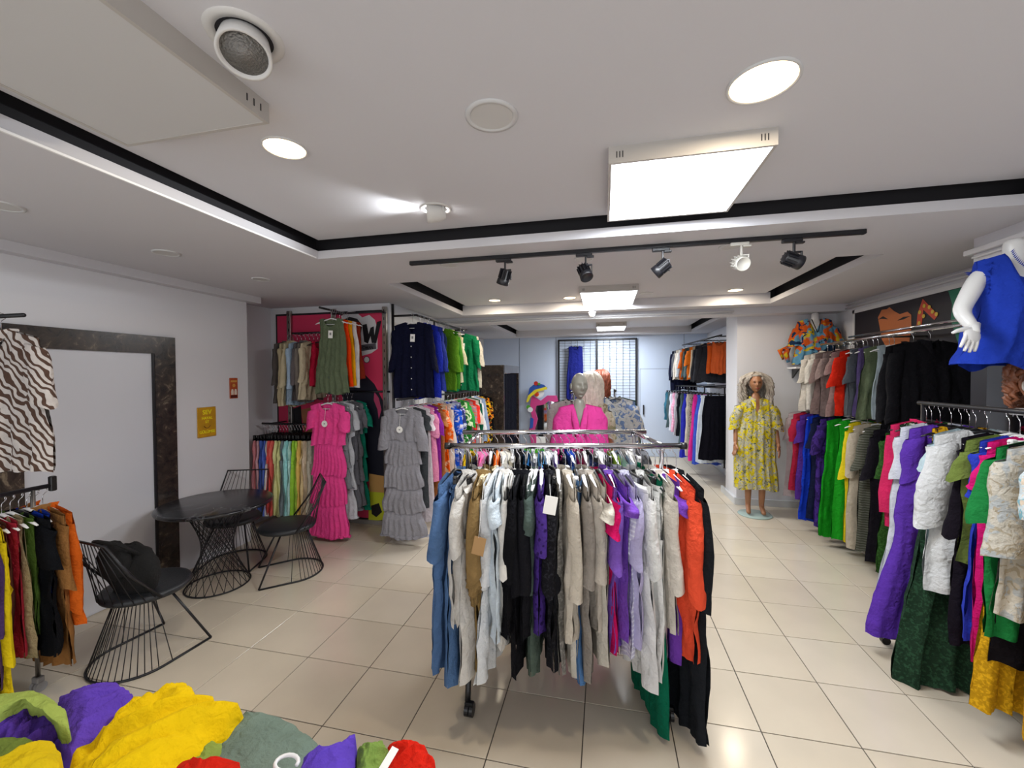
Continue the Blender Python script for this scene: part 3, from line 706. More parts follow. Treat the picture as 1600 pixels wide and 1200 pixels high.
    if tagc == 'card':
        MB().bbox((.03, -.062 * thick - .014, z0 - .19), (.055, .002, .085), .0008, ry=.05).build('price_tag', CARD, t)
        MB().box((.03, -.062 * thick - .0155, z0 - .185), (.022, .001, .028)).build('tag_print', GPLAS, t)
    if tagc in ('side', 'kraft'):
        q = MB().bbox((-sh_ - .10, .0, z0 - (.10 if tagc == 'side' else .30)), (.002, .060, .085), .0008, ry=.12, rx=.18); q.build('price_tag', CARD if tagc == 'side' else plain('kraft_card', '#a98455', .7), t)
        MB().tube([(-sh_ - .02, 0, z0 - .02), (-sh_ - .10, 0, z0 - (.06 if tagc == 'side' else .26))], .001, 4).build('tag_string', CARD, t)
    if tagc == 'round':
        MB().cyl((.0, -.062 * thick - .016, z0 - .23), .036, .002, 20, axis='y').build('price_tag', CARD, t)
        MB().tube([(0, -.055 * thick, z0 - .06), (0, -.062 * thick - .014, z0 - .20)], .0015, 4).build('tag_string', CARD, t)
        MB().box((0, -.062 * thick - .0175, z0 - .23), (.018, .001, .012)).build('tag_print', GPLAS, t)
    return t
def put_hanger(h, kind, label, loc, ang, group, clip, drop=0.):
    t = thing('clothes_hanger', label, 'hanger', loc, ang, group); S = HM[h]
    hk = link('hook', S['hook'], t); hk.scale.z = 1 + drop / .10
    if clip: link('clip_bar', S['clipbar'], t, (0, 0, -drop)); link('clip', S['clips'], t, (-.13, 0, -drop)); link('clip', S['clips'], t, (.13, 0, -drop))
    else: link('shoulder_bar', S['bar'], t, (0, 0, -drop))
    return t
def row(A, B, ang, items, where, group, drop=0., bright=1.0, fan=0., jit=.05, thick=1., hangw=None):
    """hang items along the rail from A to B; each garment and each hanger is a thing of its own"""
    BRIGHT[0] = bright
    A, B = Vector(A), Vector(B); n = len(items); ds = [it[1] for it in items]
    for i, it in enumerate(items):
        kind, desc, col = it[:3]; op = dict(it[3]) if len(it) > 3 else {}
        tpos = op.pop('t', (i + .5) / n if n > 1 else .5); h = op.pop('h', hangw or 'W'); a_ = op.pop('a', 0)
        p = A.lerp(B, tpos); ang_i = ang + a_ + fan * (tpos - .5) + RR.uniform(-jit, jit)
        if ds.count(desc) > 1:
            nb = [ds[j] for j in (i - 1, i + 1) if 0 <= j < n and ds[j] != desc]
            lab = '%s beside %s %s' % (desc, nb[0] if nb else 'its twin', where)
        else: lab = '%s %s' % (desc, where)
        if lab in LABELS: lab = '%s %s' % (desc, 'next to ' + ds[i + 1 if i + 1 < n else i - 1] + ' ' + where)
        op.setdefault('thick', thick); op['hz'] = op.get('hz', 0) + drop
        garment(kind, lab, col, p, ang_i, group, **op)
        clip = kind in ('trousers', 'skirt', 'shorts')
        hl = '%s %s hanger of the %s' % (HN[h], 'clip' if clip else 'shoulder', lab)
        if len(hl.split()) > 16: hl = '%s hanger of %s' % (HN[h], lab)
        if len(hl.split()) > 16: hl = '%s hanger of %s' % (HN[h], desc)
        put_hanger(h, kind, hl, p, ang_i, group.replace('clothes', 'hangers') if 'clothes' in group else group + ' hangers', clip, drop)
    BRIGHT[0] = 1.0

# ================================================================== centre rack
d1 = Vector((.983, .186, 0)).normalized(); n1 = Vector((-d1.y, d1.x, 0)); angC = math.atan2(d1.y, d1.x)
RZ = 1.462
FL_ = Vector((-.827, 2.151, RZ)); FR_ = Vector((.397, 2.382, RZ))
BL_ = FL_ + n1 * .55 - d1 * 0.0; BR_ = FR_ + n1 * .56 - d1 * .02
rk = thing('clothes_rack', 'chrome double rail clothes rack on black castors in the middle', 'clothes rack', ((FL_ + BR_) / 2).xy.to_3d())
o_ = rk.location.copy()
def lp(v): return Vector(v) - o_
b = MB().tube([lp(FL_ - d1 * .02), lp(FR_ + d1 * .01)], .0155, 14); b.build('front_rail', CHROME, rk, True)
MB().tube([lp(BL_ - d1 * .02), lp(BR_)], .0155, 14).build('rear_rail', CHROME, rk, True)
for nm, e_, sg in (('rail_cap', FL_, -1), ('rail_cap', FR_, 1)):
    MB().tube([lp(e_ + d1 * sg * .005), lp(e_ + d1 * sg * .035)], .019, 14).build(nm, BPLAS, rk, True)
for t_ in (.07, .93):
    a = FL_.lerp(FR_, t_); c = BL_.lerp(BR_, t_)
    MB().tube([lp(a), lp(c)], .0125, 10).build('cross_bar', CHROME, rk, True)
    for q, sgn in ((a, -1), (c, 1)):
        base = Vector((q.x, q.y, .12))
        MB().tube([lp(q), lp(q - Vector((0, 0, .04)) + n1 * sgn * -.03), lp((q.x - n1.x * sgn * .04, q.y - n1.y * sgn * .04, .9)), lp((q.x, q.y, .28))], .013, 10).build('post', CHROME, rk, True)
        MB().tube([lp((q.x, q.y, .30)), lp((q.x + n1.x * sgn * .02, q.y + n1.y * sgn * .02, .12)), lp((q.x + n1.x * sgn * .05, q.y + n1.y * sgn * .05, .07))], .016, 10).build('foot_post', BPLAS, rk, True)
        cpos = lp((q.x + n1.x * sgn * .06, q.y + n1.y * sgn * .06, .036)); cs = MB().cyl(cpos, .034, .022, 20, axis='x'); cs.cyl(cpos + Vector((.026, 0, 0)), .034, .018, 20, axis='x'); cs.bbox(cpos + Vector((.012, 0, .03)), (.05, .03, .025), .004)
        cs.build('castor', BPLAS, rk)
    MB().tube([lp((a.x, a.y, .29)), lp((c.x, c.y, .29))], .014, 8).build('side_bar', BPLAS, rk, True)
a = FL_.lerp(FR_, .07); c = FL_.lerp(FR_, .93); MB().tube([lp((a.x, a.y, .29)) + n1 * .28, lp((c.x, c.y, .29)) + n1 * .28], .018, 10).build('bottom_bar', BPLAS, rk, True)
CEN = [
 ('tunic', 'denim blue linen short sleeved dress', '#4f6d97', dict(L=1.0, sl=.32, h='B', t=.015, fine=True, w=.95)),
 ('trousers', 'denim blue drawstring trousers', '#54749f', dict(L=.98, h='B', t=.05, w=1.2, fl=1.2, hz=.02, fine=True)),
 ('shirt', 'white ribbed short sleeved linen shirt', '#d5d2cc', dict(w=1.12, L=.72, sl=.30, h='B', t=.09, fine=True)),
 ('trousers', 'white wide linen trousers', '#d8d5cf', dict(L=.98, h='B', t=.115, w=1.25, fl=1.2, fine=True)),
 ('shirt', 'khaki linen shirt with rolled sleeves', '#8b7148', dict(w=1.12, L=.62, sl=.42, roll=True, h='C', t=.15, fine=True, knot=.52)),
 ('trousers', 'khaki brown linen trousers', '#927749', dict(L=.95, h='C', t=.17, w=1.2, fine=True)),
 ('dress', 'long white linen shirt dress', '#dde0e2', dict(w=1.1, L=1.02, sl=.45, h='W', t=.20, fine=True, roll=True, knot=.5, tagc='kraft')),
 ('blouse', 'icy white pleated blouse', '#ccd9e3', dict(w=1.1, L=.78, sl=.15, h='W', t=.225, fine=True)),
 ('shirt', 'off white gauze shirt', '#e2dfd8', dict(L=.86, sl=.40, h='W', t=.25)),
 ('blouse', 'black batwing blouse', '#0f0f13', dict(L=.78, sl=.42, h='W', t=.28, w=1.05, fine=True)),
 ('coat', 'long black linen duster', '#121217', dict(L=.98, sl=.5, h='B', t=.305)),
 ('shirt', 'black long sleeved shirt', '#18181d', dict(L=.80, sl=.5, h='B', t=.33)),
 ('tee', 'grey green t-shirt', '#4f5e58', dict(L=.6, sl=.2, h='W', t=.355, fine=True, w=.95)),
 ('sleeveless', 'sage green cotton dress', '#57665c', dict(L=1.0, h='W', t=.375, w=.95)),
 ('tunic', 'purple dotted tunic', ('#4d3389', 'dots', '#33205e'), dict(L=.78, sl=.3, h='W', t=.40, w=.9)),
 ('shirt', 'black shirt with white beaded edge', ('#16161b', 'lace', '#2a2a30'), dict(L=.84, sl=.5, h='B', t=.43, fine=True, tagc='side', w=1.0)),
 ('trousers', 'charcoal cotton trousers', '#232328', dict(L=.95, h='B', t=.45, w=1.1)),
 ('vest', 'silver grey shimmering top', ('#7d7a74', 'lace', '#a09c94'), dict(L=.98, h='W', t=.47, w=1.1)),
 ('shirt', 'cream linen shirt with long creased sleeves', '#c5bcad', dict(L=.80, sl=.52, h='W', t=.505, fine=True, w=1.1)),
 ('trousers', 'cream linen trousers', '#cfc9bd', dict(L=.98, h='W', t=.53, w=1.1)),
 ('sleeveless', 'faded denim blue sleeveless dress', '#4f76a6', dict(L=1.02, h='B', t=.55, fine=True)),
 ('coat', 'taupe linen long jacket', '#8f8880', dict(L=1.0, sl=.45, h='W', t=.575, roll=True)),
 ('shirt', 'stone grey linen shirt with rolled cuffs', '#b9b1a6', dict(L=.75, sl=.42, h='W', t=.60, fine=True, roll=True, knot=.46, w=1.05)),
 ('tunic', 'beige ribbed knit top', '#c2bcb0', dict(L=.92, sl=.12, h='B', t=.625, rib=.003)),
 ('tunic', 'hot pink ribbed top', '#cf1460', dict(L=.85, sl=.2, h='B', t=.65, rib=.003, w=.95)),
 ('shirt', 'violet linen shirt with rolled sleeves', '#7a55b4', dict(L=.86, sl=.36, h='W', t=.685, fine=True, roll=True, w=1.05)),
 ('tunic', 'violet crinkled top', '#7247ad', dict(L=.8, sl=.1, h='B', t=.705, rib=.002)),
 ('blouse', 'pale lilac satin blouse', '#b3add2', dict(L=.82, sl=.35, h='B', t=.73, fine=True)),
 ('shirt', 'lilac white striped shirt', ('#c4c2dc', 'stripe', '#dfe0ee'), dict(L=.9, sl=.3, h='B', t=.75)),
 ('trousers', 'bright white crinkled linen trousers', '#dfdfdf', dict(L=1.0, h='B', t=.785, w=1.3, fl=1.25, fine=True)),
 ('shirt', 'white linen shirt with tied cuffs', '#dcdddb', dict(L=.95, sl=.40, h='B', t=.815, fine=True, knot=.44)),
 ('trousers', 'snow white cotton trousers', '#e4e4e2', dict(L=.98, h='B', t=.835, w=1.2)),
 ('sleeveless', 'long emerald green dress touching the floor', '#07654a', dict(L=1.30, h='B', t=.865, w=1.0)),
 ('coat', 'cream cotton jacket', '#d1cabf', dict(L=.75, sl=.48, h='W', t=.895, w=.95)),
 ('tunic', 'purple thin jersey top', '#6a3aa0', dict(L=.95, sl=.1, h='W', t=.915, w=.78)),
 ('shirt', 'coral orange long sleeved shirt', '#ea5436', dict(L=.88, sl=.52, h='W', t=.945, fine=True, w=1.18, thick=.8)),
 ('coat', 'long charcoal black coat at the right end', '#1b1e23', dict(L=1.28, sl=.55, h='W', t=.985, fine=True, w=1.12, fl=1.0)),
]
row(FL_, FR_, angC + PI / 2, CEN, 'on the centre rack', 'clothes on the front rail of the centre rack', jit=.08, thick=.68, fan=.45, drop=.035)
BACKR = []
for i, (kd, ds_, cc) in enumerate([('tee', 'mustard yellow t-shirt', '#d0ac16'), ('trousers', 'navy cotton trousers', '#1d2440'), ('shirt', 'bubblegum pink shirt', '#d77aa6'), ('blouse', 'black crepe blouse', '#15151a'), ('tunic', 'tangerine orange tunic', '#e06a20'), ('shirt', 'ivory cotton shirt', '#dad6cb'),
   ('skirt', 'cream pleated skirt', '#d6d0c0'), ('shirt', 'jet black shirt', '#111115'), ('tunic', 'cobalt blue tunic', '#1f66a3'), ('trousers', 'ash grey trousers', '#8b8c8e'), ('blouse', 'sky blue blouse', '#5c9bd0'), ('shirt', 'snowy white shirt', '#e2e2e2'), ('tunic', 'deep purple tunic', '#4a2d86'),
   ('trousers', 'black velvet trousers', '#101014'), ('shirt', 'royal blue shirt', '#22429e'), ('blouse', 'magenta blouse', '#c51d68'), ('tee', 'heather grey t-shirt', '#9a9aa0'), ('skirt', 'ink blue skirt', '#1a2342'), ('shirt', 'chalk white shirt', '#dfdfe2'), ('trousers', 'graphite trousers', '#2b2c30'),
   ('tunic', 'lime green tunic', '#98bd3c'), ('blouse', 'powder blue blouse', '#a8c2dc'), ('shirt', 'pearl white shirt', '#e0ddd9'), ('trousers', 'emerald cotton trousers', '#0d6b4c'), ('shirt', 'smoke grey shirt', '#75767c')]):
    BACKR.append((kd, ds_, cc, dict(h='YBPWOWWBBWBWWBWBWBWBWBWWB'[i], L=[.7, .9][i % 2])))
row(BL_, BR_, angC + PI / 2, BACKR, 'on the rear rail of the centre rack', 'clothes on the rear rail of the centre rack', jit=.06, thick=.6, drop=.04)

# ================================================================== right near rack
NX = 2.07; NZ = 1.65
rk = thing('clothes_rack', 'black rail rack of long dresses along the near right wall', 'clothes rack', (NX, 2.5, 0))
MB().tube([(0, -1.0, NZ), (0, .82, NZ)], .014, 12).build('rail', BLACKM, rk, True)
for yy in (-.9, .78):
    MB().tube([(0, yy, NZ), (0, yy, .06)], .013, 10).build('post', BLACKM, rk, True)
    MB().tube([(-.2, yy, .05), (.26, yy, .05)], .013, 8).build('foot_bar', BLACKM, rk, True)
    for xx in (-.2, .26): MB().cyl((xx, yy, .027), .026, .03, 16, axis='y').build('castor', BPLAS, rk)
NEAR = [
 ('shirt', 'fuchsia pink long cardigan', '#c9285c', dict(L=.72, sl=.55, t=.02, h='B', w=.85)),
 ('sleeveless', 'black tropical leaf print dress', ('#1a2a1c', 'floral', '#3f6a34', '#e4e0d4'), dict(L=1.22, t=.05, h='B', fl=1.0)),
 ('dress', 'long white crinkled dress', '#cfd3dc', dict(L=1.3, sl=.3, t=.10, h='B', fl=1.35)),
 ('dress', 'long violet dress with short sleeves', '#5b35a6', dict(L=1.38, sl=.30, t=.16, h='B', fine=True, fl=1.6, amp=.028)),
 ('sleeveless', 'mustard flower print dress', ('#d8a51a', 'floral', '#2a2a18', '#8a5a10'), dict(L=.9, t=.21, h='B', w=.9)),
 ('sleeveless', 'dark green lace strap dress with wide hem', ('#1d3324', 'lace', '#2a4a34'), dict(L=1.47, t=.25, h='B', fine=True, fl=1.52, w=1.05, amp=.034, hz=.06, thick=1.5)),
 ('tee', 'pale blue trim t-shirt', '#b7cdd6', dict(L=.8, t=.28, h='B')),
 ('tunic', 'white linen side slit tunic', '#dadcde', dict(L=.92, sl=.50, t=.33, h='B', fine=True, w=.98)),
 ('dress', 'dark aubergine long dress', '#15101a', dict(L=1.15, sl=.50, t=.42, h='W', fine=True, w=1.0, amp=.02)),
 ('tee', 'moss green t-shirt', '#6c7d3c', dict(L=.7, t=.46, h='W')),
 ('dress', 'cobalt blue summer dress', '#2b3cb4', dict(L=1.08, sl=.25, t=.49, h='W', fine=True)),
 ('dress', 'bright magenta pink dress', '#cf1772', dict(L=1.17, sl=.2, t=.52, h='W', fine=True)),
 ('skirt', 'long mustard lace skirt', ('#b88a12', 'lace', '#d8a61c'), dict(L=1.27, t=.54, h='W', fl=1.1, fine=True, amp=.022)),
 ('tunic', 'emerald green scalloped tunic', '#1d7a3c', dict(L=.95, sl=.34, t=.58, h='W', fine=True, w=1.05)),
 ('dress', 'black shimmer dress', '#131015', dict(L=1.1, sl=.1, t=.60, h='W')),
 ('kimono', 'cream blossom print kimono', ('#c9c3b6', 'floral', '#b3b7b8', '#b0a590'), dict(L=.84, sl=.48, t=.64, h='W', fine=True, w=.95)),
 ('skirt', 'ochre yellow lace skirt', ('#b58610', 'lace', '#d5a31b'), dict(L=1.25, t=.70, h='W', fl=1.05, amp=.022)),
 ('kimono', 'pale blue watercolour print blouse', ('#c6d2d6', 'floral', '#7fb0be', '#d9c9b4'), dict(L=.68, sl=.25, t=.76, h='W', fine=True)),
 ('dress', 'off white textured dress', '#cfcabd', dict(L=.9, sl=.3, t=.84, h='W')),
]
row((NX, 3.28, NZ), (NX, 1.85, NZ), 0, NEAR, 'on the near right rack', 'clothes on the near right rack', jit=.10, thick=.85, drop=.025)
# bare hooks crowded at the far end of that rail
# ================================================================== right wall: upper and lower rails
UX, UZ = 2.62, 2.21
wr = thing('clothes_rail', 'chrome upper clothes rail on the right wall below the mural face', 'clothes rail', (UX, 4.9, UZ))
MB().tube([(0, -1.15, 0), (0, .95, 0)], .013, 12).build('rail', CHROME, wr, True)
MB().tube([(.10, -1.15, .055), (.10, .55, .055)], .011, 10).build('rear_rail', CHROME, wr, True)
for yy in (-1.1, -.1, .9): MB().tube([(0, yy, 0), (.43, yy, 0)], .010, 8).build('bracket_arm', STEEL, wr, True)
UP = [
 ('blouse', 'cream blouse with elbow sleeves', '#c9c2b6', dict(L=.72, sl=.30, h='C', fine=True, w=1.1, collar=True)),
 ('blouse', 'eggshell white blouse', '#d2cdc3', dict(L=.70, sl=.3, h='C')),
 ('blouse', 'dusty taupe blouse', '#7d6a66', dict(L=.74, sl=.3, h='C')),
 ('shirt', 'mushroom brown shirt', '#8c7a76', dict(L=.74, sl=.25, h='C')),
 ('vest', 'dark plum top', '#2a1b25', dict(L=.71, h='C')),
 ('blouse', 'faded rose brown blouse', '#8d7370', dict(L=.72, sl=.2, h='C')),
 ('tunic', 'bright red blouse', '#cf2712', dict(L=.70, sl=.34, h='C', fine=True)),
 ('vest', 'black layered top', '#15131a', dict(t=.40, L=.70, h='C')),
 ('tank', 'steel grey sleeveless top', '#73787e', dict(t=.44, L=.72, h='W')),
 ('shirt', 'slate shirt with dark edge', '#4c5158', dict(t=.49, w=.9, L=.70, sl=.3, h='W')),
 ('tank', 'muted violet sleeveless top', '#5a4c7c', dict(t=.53, L=.70, h='W')),
 ('tank', 'olive linen sleeveless tank top with white tag', '#5c684f', dict(L=.70, h='W', fine=True, tagc='card', w=1.2, t=.615, vneck=False)),
 ('tank', 'pale blue grey vest top', '#a9b8c0', dict(L=.70, h='W', t=.65, w=.85)),
 ('vest', 'rust red layered top', '#6a2320', dict(L=.72, h='C', t=.30, w=.9)),
 ('shirt', 'black collared shirt farther of the two', '#17171b', dict(L=.90, sl=.62, h='B', w=.95, fine=True, t=.78, collar=True)),
 ('shirt', 'large black collared shirt nearest the camera', '#141418', dict(L=.92, sl=.62, h='B', w=1.15, fine=True, t=.88, collar=True)),
]
row((UX, 5.75, UZ), (UX, 3.86, UZ), 0, UP, 'on the right wall upper rail', 'clothes on the right wall upper rail', jit=.08, thick=.9)
LX, LZ = 2.52, 1.47
wr = thing('clothes_rail', 'dark lower clothes rail along the right wall', 'clothes rail', (LX, 4.6, LZ))
MB().tube([(0, -1.2, 0), (0, 1.55, 0)], .013, 12).build('rail', BLACKM, wr, True)
for yy in (-1.1, .2, 1.5): 
    MB().tube([(0, yy, 0), (.50, yy, 0)], .010, 8).build('bracket_arm', BLACKM, wr, True)
for yy in (-1.15, 1.45):
    MB().tube([(.1, yy, 0), (.1, yy, .0)], .01, 8)
    MB().tube([(.06, yy, 0), (.06, yy, .04), (-.02, yy, .03)], .014, 8).build('post', BLACKM, wr, True)
LOW = [
 ('dress', 'pale grey pink jersey dress', '#bfb1b4', dict(L=1.1, sl=.3, h='B')),
 ('dress', 'crimson trimmed dress', '#a3203c', dict(L=1.0, sl=.3, h='B')),
 ('dress', 'plum purple dress', '#4d2a82', dict(L=1.05, sl=.3, h='B')),
 ('dress', 'long cobalt blue pleated dress', '#1438b8', dict(L=1.24, sl=0, h='W', fine=True, fl=1.15, amp=.024, k=8)),
 ('dress', 'midnight navy dress', '#141a38', dict(L=1.2, sl=.3, h='B')),
 ('dress', 'dark violet floral dress', ('#3f2878', 'floral', '#2a1b55'), dict(L=1.22, sl=.35, h='B', fine=True)),
 ('dress', 'long bright green button dress', '#178d1c', dict(L=1.26, sl=0, h='W', fine=True, fl=1.1, k=8, amp=.022)),
 ('sleeveless', 'vivid green pleated dress', '#1d9a22', dict(L=1.24, h='W', fl=1.0)),
 ('dress', 'lemon yellow trim dress', '#d9c421', dict(L=1.2, sl=.5, h='W', w=.85)),
 ('dress', 'sand beige long dress', '#b5ab98', dict(L=1.2, sl=.45, h='W')),
 ('dress', 'olive and grey satin dress', ('#4c4f42', 'stripe', '#6b6d64'), dict(L=1.18, sl=.35, h='W')),
 ('dress', 'black shadow knit dress', '#17141c', dict(L=1.2, sl=.4, h='B')),
 ('dress', 'forest green lace dress', ('#294d1e', 'lace', '#37632a'), dict(L=1.24, sl=.35, h='B', fine=True)),
 ('dress', 'white frill sleeve dress', '#ccccd2', dict(L=1.24, sl=.28, h='W', fine=True, bell=.03)),
 ('dress', 'warm grey linen dress', '#77706a', dict(L=1.26, sl=.32, h='W', fine=True, bell=.02)),
 ('dress', 'taupe brown long dress', '#655c5a', dict(L=1.24, sl=.3, h='W')),
]
row((LX, 6.05, LZ), (LX, 3.55, LZ), 0, LOW, 'on the right wall lower rail', 'clothes on the right wall lower rail', jit=.08, thick=1.1)

# ================================================================== back right rails
A1, B1 = Vector((1.80, 7.12, 2.47)), Vector((1.60, 9.3, 2.47))
wr = thing('clothes_rail', 'black upper rail of jackets at the back right', 'clothes rail', A1)
MB().tube([(0, -.02, 0), tuple(B1 - A1)], .013, 10).build('rail', BLACKM, wr, True)
for q in (.1, .5, .9): e_ = (B1 - A1) * q; MB().tube([tuple(e_), (2.2 - A1.x, e_.y, 0)], .010, 8).build('bracket_arm', BLACKM, wr, True)
JK = [('coat', 'long navy coat', '#14172a', dict(L=.85)), ('shirt', 'pewter grey shirt', '#54555a'), ('shirt', 'oatmeal shirt', '#b0a79c', dict(sl=.55)), ('shirt', 'light stone shirt', '#c3bdb4'), ('shirt', 'fog grey shirt', '#8e9399'), ('blouse', 'burnt orange blouse', '#c05a22'),
      ('shirt', 'dim olive shirt', '#3c4644'), ('shirt', 'grey teal shirt', '#4a5a5e'), ('tunic', 'amber orange top', '#cc6a22'), ('shirt', 'warm sand shirt', '#b7a68c'), ('coat', 'charcoal hooded jacket', '#26262b', dict(L=.66)), ('coat', 'dark graphite jacket', '#2a2b30', dict(L=.66)), ('vest', 'rust orange tunic', '#b04d1f', dict(L=.5, w=.7)), ('vest', 'terracotta shirt', '#a64c28', dict(L=.52, w=.6))]
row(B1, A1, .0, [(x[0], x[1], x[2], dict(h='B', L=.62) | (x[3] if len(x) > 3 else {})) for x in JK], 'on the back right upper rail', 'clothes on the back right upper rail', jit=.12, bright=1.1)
A2, B2 = Vector((1.80, 7.12, 1.64)), Vector((1.42, 9.4, 1.62))
wr = thing('clothes_rail', 'black lower rail of skirts at the back right', 'clothes rail', A2)
MB().tube([(0, -.02, 0), tuple(B2 - A2)], .013, 10).build('rail', BLACKM, wr, True)
for q in (.1, .5, .9): e_ = (B2 - A2) * q; MB().tube([tuple(e_), (2.2 - A2.x, e_.y, 0)], .010, 8).build('bracket_arm', BLACKM, wr, True)
for q in (.15, .5, .85): e_ = (B2 - A2) * q; MB().tube([(e_.x + .2, e_.y, 0), (e_.x + .2, e_.y, -1.35)], .012, 8).build('post', BLACKM, wr, True)
SK = [('trousers', 'teal short trousers', '#3a6a80', dict(L=.6)), ('trousers', 'pine grey trousers', '#46565a', dict(L=.75)), ('trousers', 'frost white trousers', '#c7cbd6', dict(L=.8)), ('trousers', 'candy pink striped trousers', ('#cf6a9a', 'stripe', '#e6d5e0'), dict(L=.8)), ('trousers', 'cloud grey trousers', '#a9a8b4', dict(L=.85)),
      ('trousers', 'ink black trousers', '#15171f', dict(L=.85)), ('trousers', 'sea grey trousers', '#4a5c5e', dict(L=1.0)), ('skirt', 'ultramarine skirt', '#2b2fa0', dict(L=1.15)), ('trousers', 'pale stone trousers', '#b9b2a6', dict(L=1.15)), ('trousers', 'grey leopard print trousers', ('#8c8782', 'dots', '#3f3b3a'), dict(L=1.0)),
      ('skirt', 'hot pink long skirt', '#cc2f86', dict(L=1.12)), ('skirt', 'periwinkle blue skirt', '#3a52b4', dict(L=1.15)), ('skirt', 'ice white skirt', '#c5cfe2', dict(L=1.1)), ('skirt', 'wide black flared skirt', '#101018', dict(L=1.0, w=1.15, t=.93)), ('skirt', 'black gathered skirt nearest the pillar', '#0e0e16', dict(L=.98, w=1.15, t=.98))]
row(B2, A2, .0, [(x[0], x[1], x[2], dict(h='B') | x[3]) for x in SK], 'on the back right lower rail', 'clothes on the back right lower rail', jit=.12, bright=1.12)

# ================================================================== alcove rails (pink poster)
wr = thing('clothes_rail', 'short black rail of blouses at the left of the pink poster', 'clothes rail', (-3.75, 4.45, 2.39))
MB().tube([(-.05, 0, 0), (.42, 0, 0)], .013, 10).build('rail', BLACKM, wr, True)
for xx in (-.03, .40): MB().tube([(xx, 0, 0), (xx, .16, 0)], .010, 8).build('bracket_arm', BLACKM, wr, True)
UL = [('shirt', 'dark taupe linen shirt', '#4b4644', dict(L=.74, sl=.45)), ('shirt', 'sand beige linen shirt', '#9c8f74', dict(L=.76, sl=.50, fine=True)), ('shirt', 'pale khaki shirt with folded cuffs', '#ab9f83', dict(L=.78, sl=.48, fine=True, roll=True)), ('blouse', 'light powder blue shirt', '#93a7bb', dict(L=.76, sl=.50)),
      ('shirt', 'dull grey shirt', '#5c5657', dict(L=.72, sl=.45)), ('shirt', 'ash brown blouse', '#6c655f', dict(L=.72, sl=.45)), ('blouse', 'cream beige puff sleeve blouse', '#b3a78d', dict(L=.70, sl=.42, fine=True, roll=True)), ('tank', 'cherry red sleeveless top', '#b8233f', dict(L=.55, w=.7))]
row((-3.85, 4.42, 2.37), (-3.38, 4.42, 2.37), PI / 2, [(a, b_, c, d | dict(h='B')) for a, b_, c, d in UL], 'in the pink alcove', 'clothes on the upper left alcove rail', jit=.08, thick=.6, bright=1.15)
wr = thing('clothes_rail', 'black crossbar near the top of the pink poster', 'clothes rail', (-2.9, 4.50, 2.62))
MB().tube([(-.36, 0, 0), (.34, 0, 0)], .012, 10).build('rail', BLACKM, wr, True)
MB().tube([(-.20, .0, 0), (-.20, -.45, 0)], .012, 10).build('front_arm', BLACKM, wr, True)
for xx in (-.30, .30): MB().tube([(xx, 0, 0), (xx, .1, 0)], .010, 8).build('bracket_arm', BLACKM, wr, True)
UR = [('tank', 'deep rust sleeveless tunic', '#7a2a1c', dict(L=.7)), ('tank', 'white long sleeveless tunic', '#cfcfd2', dict(L=.78)), ('tank', 'golden yellow sleeveless tunic', '#d79a17', dict(L=.78)), ('tank', 'fiery orange sleeveless tunic', '#d83d10', dict(L=.78)), ('tank', 'olive green layered tank top with white tag', '#5c6650', dict(L=.85, tagc='card', fine=True, w=.88, fl=1.12))]
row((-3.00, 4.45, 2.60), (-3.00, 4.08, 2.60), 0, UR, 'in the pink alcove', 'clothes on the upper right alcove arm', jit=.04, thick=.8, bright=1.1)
wr = thing('clothes_rail', 'black lower rail of pastel trousers in the pink alcove', 'clothes rail', (-3.75, 4.35, 1.27))
MB().tube([(-.42, 0, 0), (.45, 0, 0)], .013, 10).build('rail', BLACKM, wr, True)
for xx in (-.3, .3): MB().tube([(xx, 0, 0), (xx, .26, 0)], .010, 8).build('bracket_arm', BLACKM, wr, True)
TR = [('rose pink', '#c56a70'), ('salmon pink', '#cf7f84'), ('indigo blue', '#3a4c86'), ('denim navy', '#46589a'), ('chalk white', '#c0bcb8'), ('brick red', '#bf4340'), ('strawberry red', '#c84c46'), ('pale lime', '#b4b878'), ('sandy yellow', '#b5a673'), ('smoky grey', '#5d6468'), ('sky blue', '#7fb2c2'), ('aqua blue', '#76a9bd'), ('light turquoise', '#86b9c4'), ('grass green', '#6f9432'), ('apple green', '#84a83f'), ('peach orange', '#cf8a4d'), ('straw beige', '#a3946f'), ('greige', '#9a8d7c'), ('blush cream', '#b7a192')]
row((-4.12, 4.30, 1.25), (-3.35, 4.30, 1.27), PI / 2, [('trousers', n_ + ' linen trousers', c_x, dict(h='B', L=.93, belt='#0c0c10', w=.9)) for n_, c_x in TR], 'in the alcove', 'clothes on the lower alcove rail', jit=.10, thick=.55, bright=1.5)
wr = thing('clothes_rail', 'rail arm carrying the pink tiered dress in the alcove', 'clothes rail', (-3.02, 4.4, 1.66))
MB().tube([(0, .22, 0), (0, -.32, 0)], .012, 10).build('front_arm', BLACKM, wr, True)
MB().tube([(-.1, .22, 0), (.45, .22, 0)], .012, 10).build('rail', BLACKM, wr, True)
PD = [('tiered', 'teal green tiered dress', '#1a7560', dict(L=1.32)), ('tiered', 'mid grey tiered dress', '#64646a', dict(L=1.25)), ('tiered', 'iron grey tiered dress', '#5a5a60', dict(L=1.28)), ('tiered', 'pearl white tiered dress', '#b6b8be', dict(L=1.36)), ('tiered', 'dove grey tiered dress', '#74767c', dict(L=1.0)), ('tiered', 'hot pink tiered dress with round tag', '#e8478a', dict(L=1.52, tagc='round', fine=True, w=1.08))]
row((-3.02, 4.56, 1.65), (-3.02, 4.02, 1.65), 0, PD, 'in the pink alcove', 'clothes on the tiered dress arm', jit=.04, thick=.8, bright=1.1)

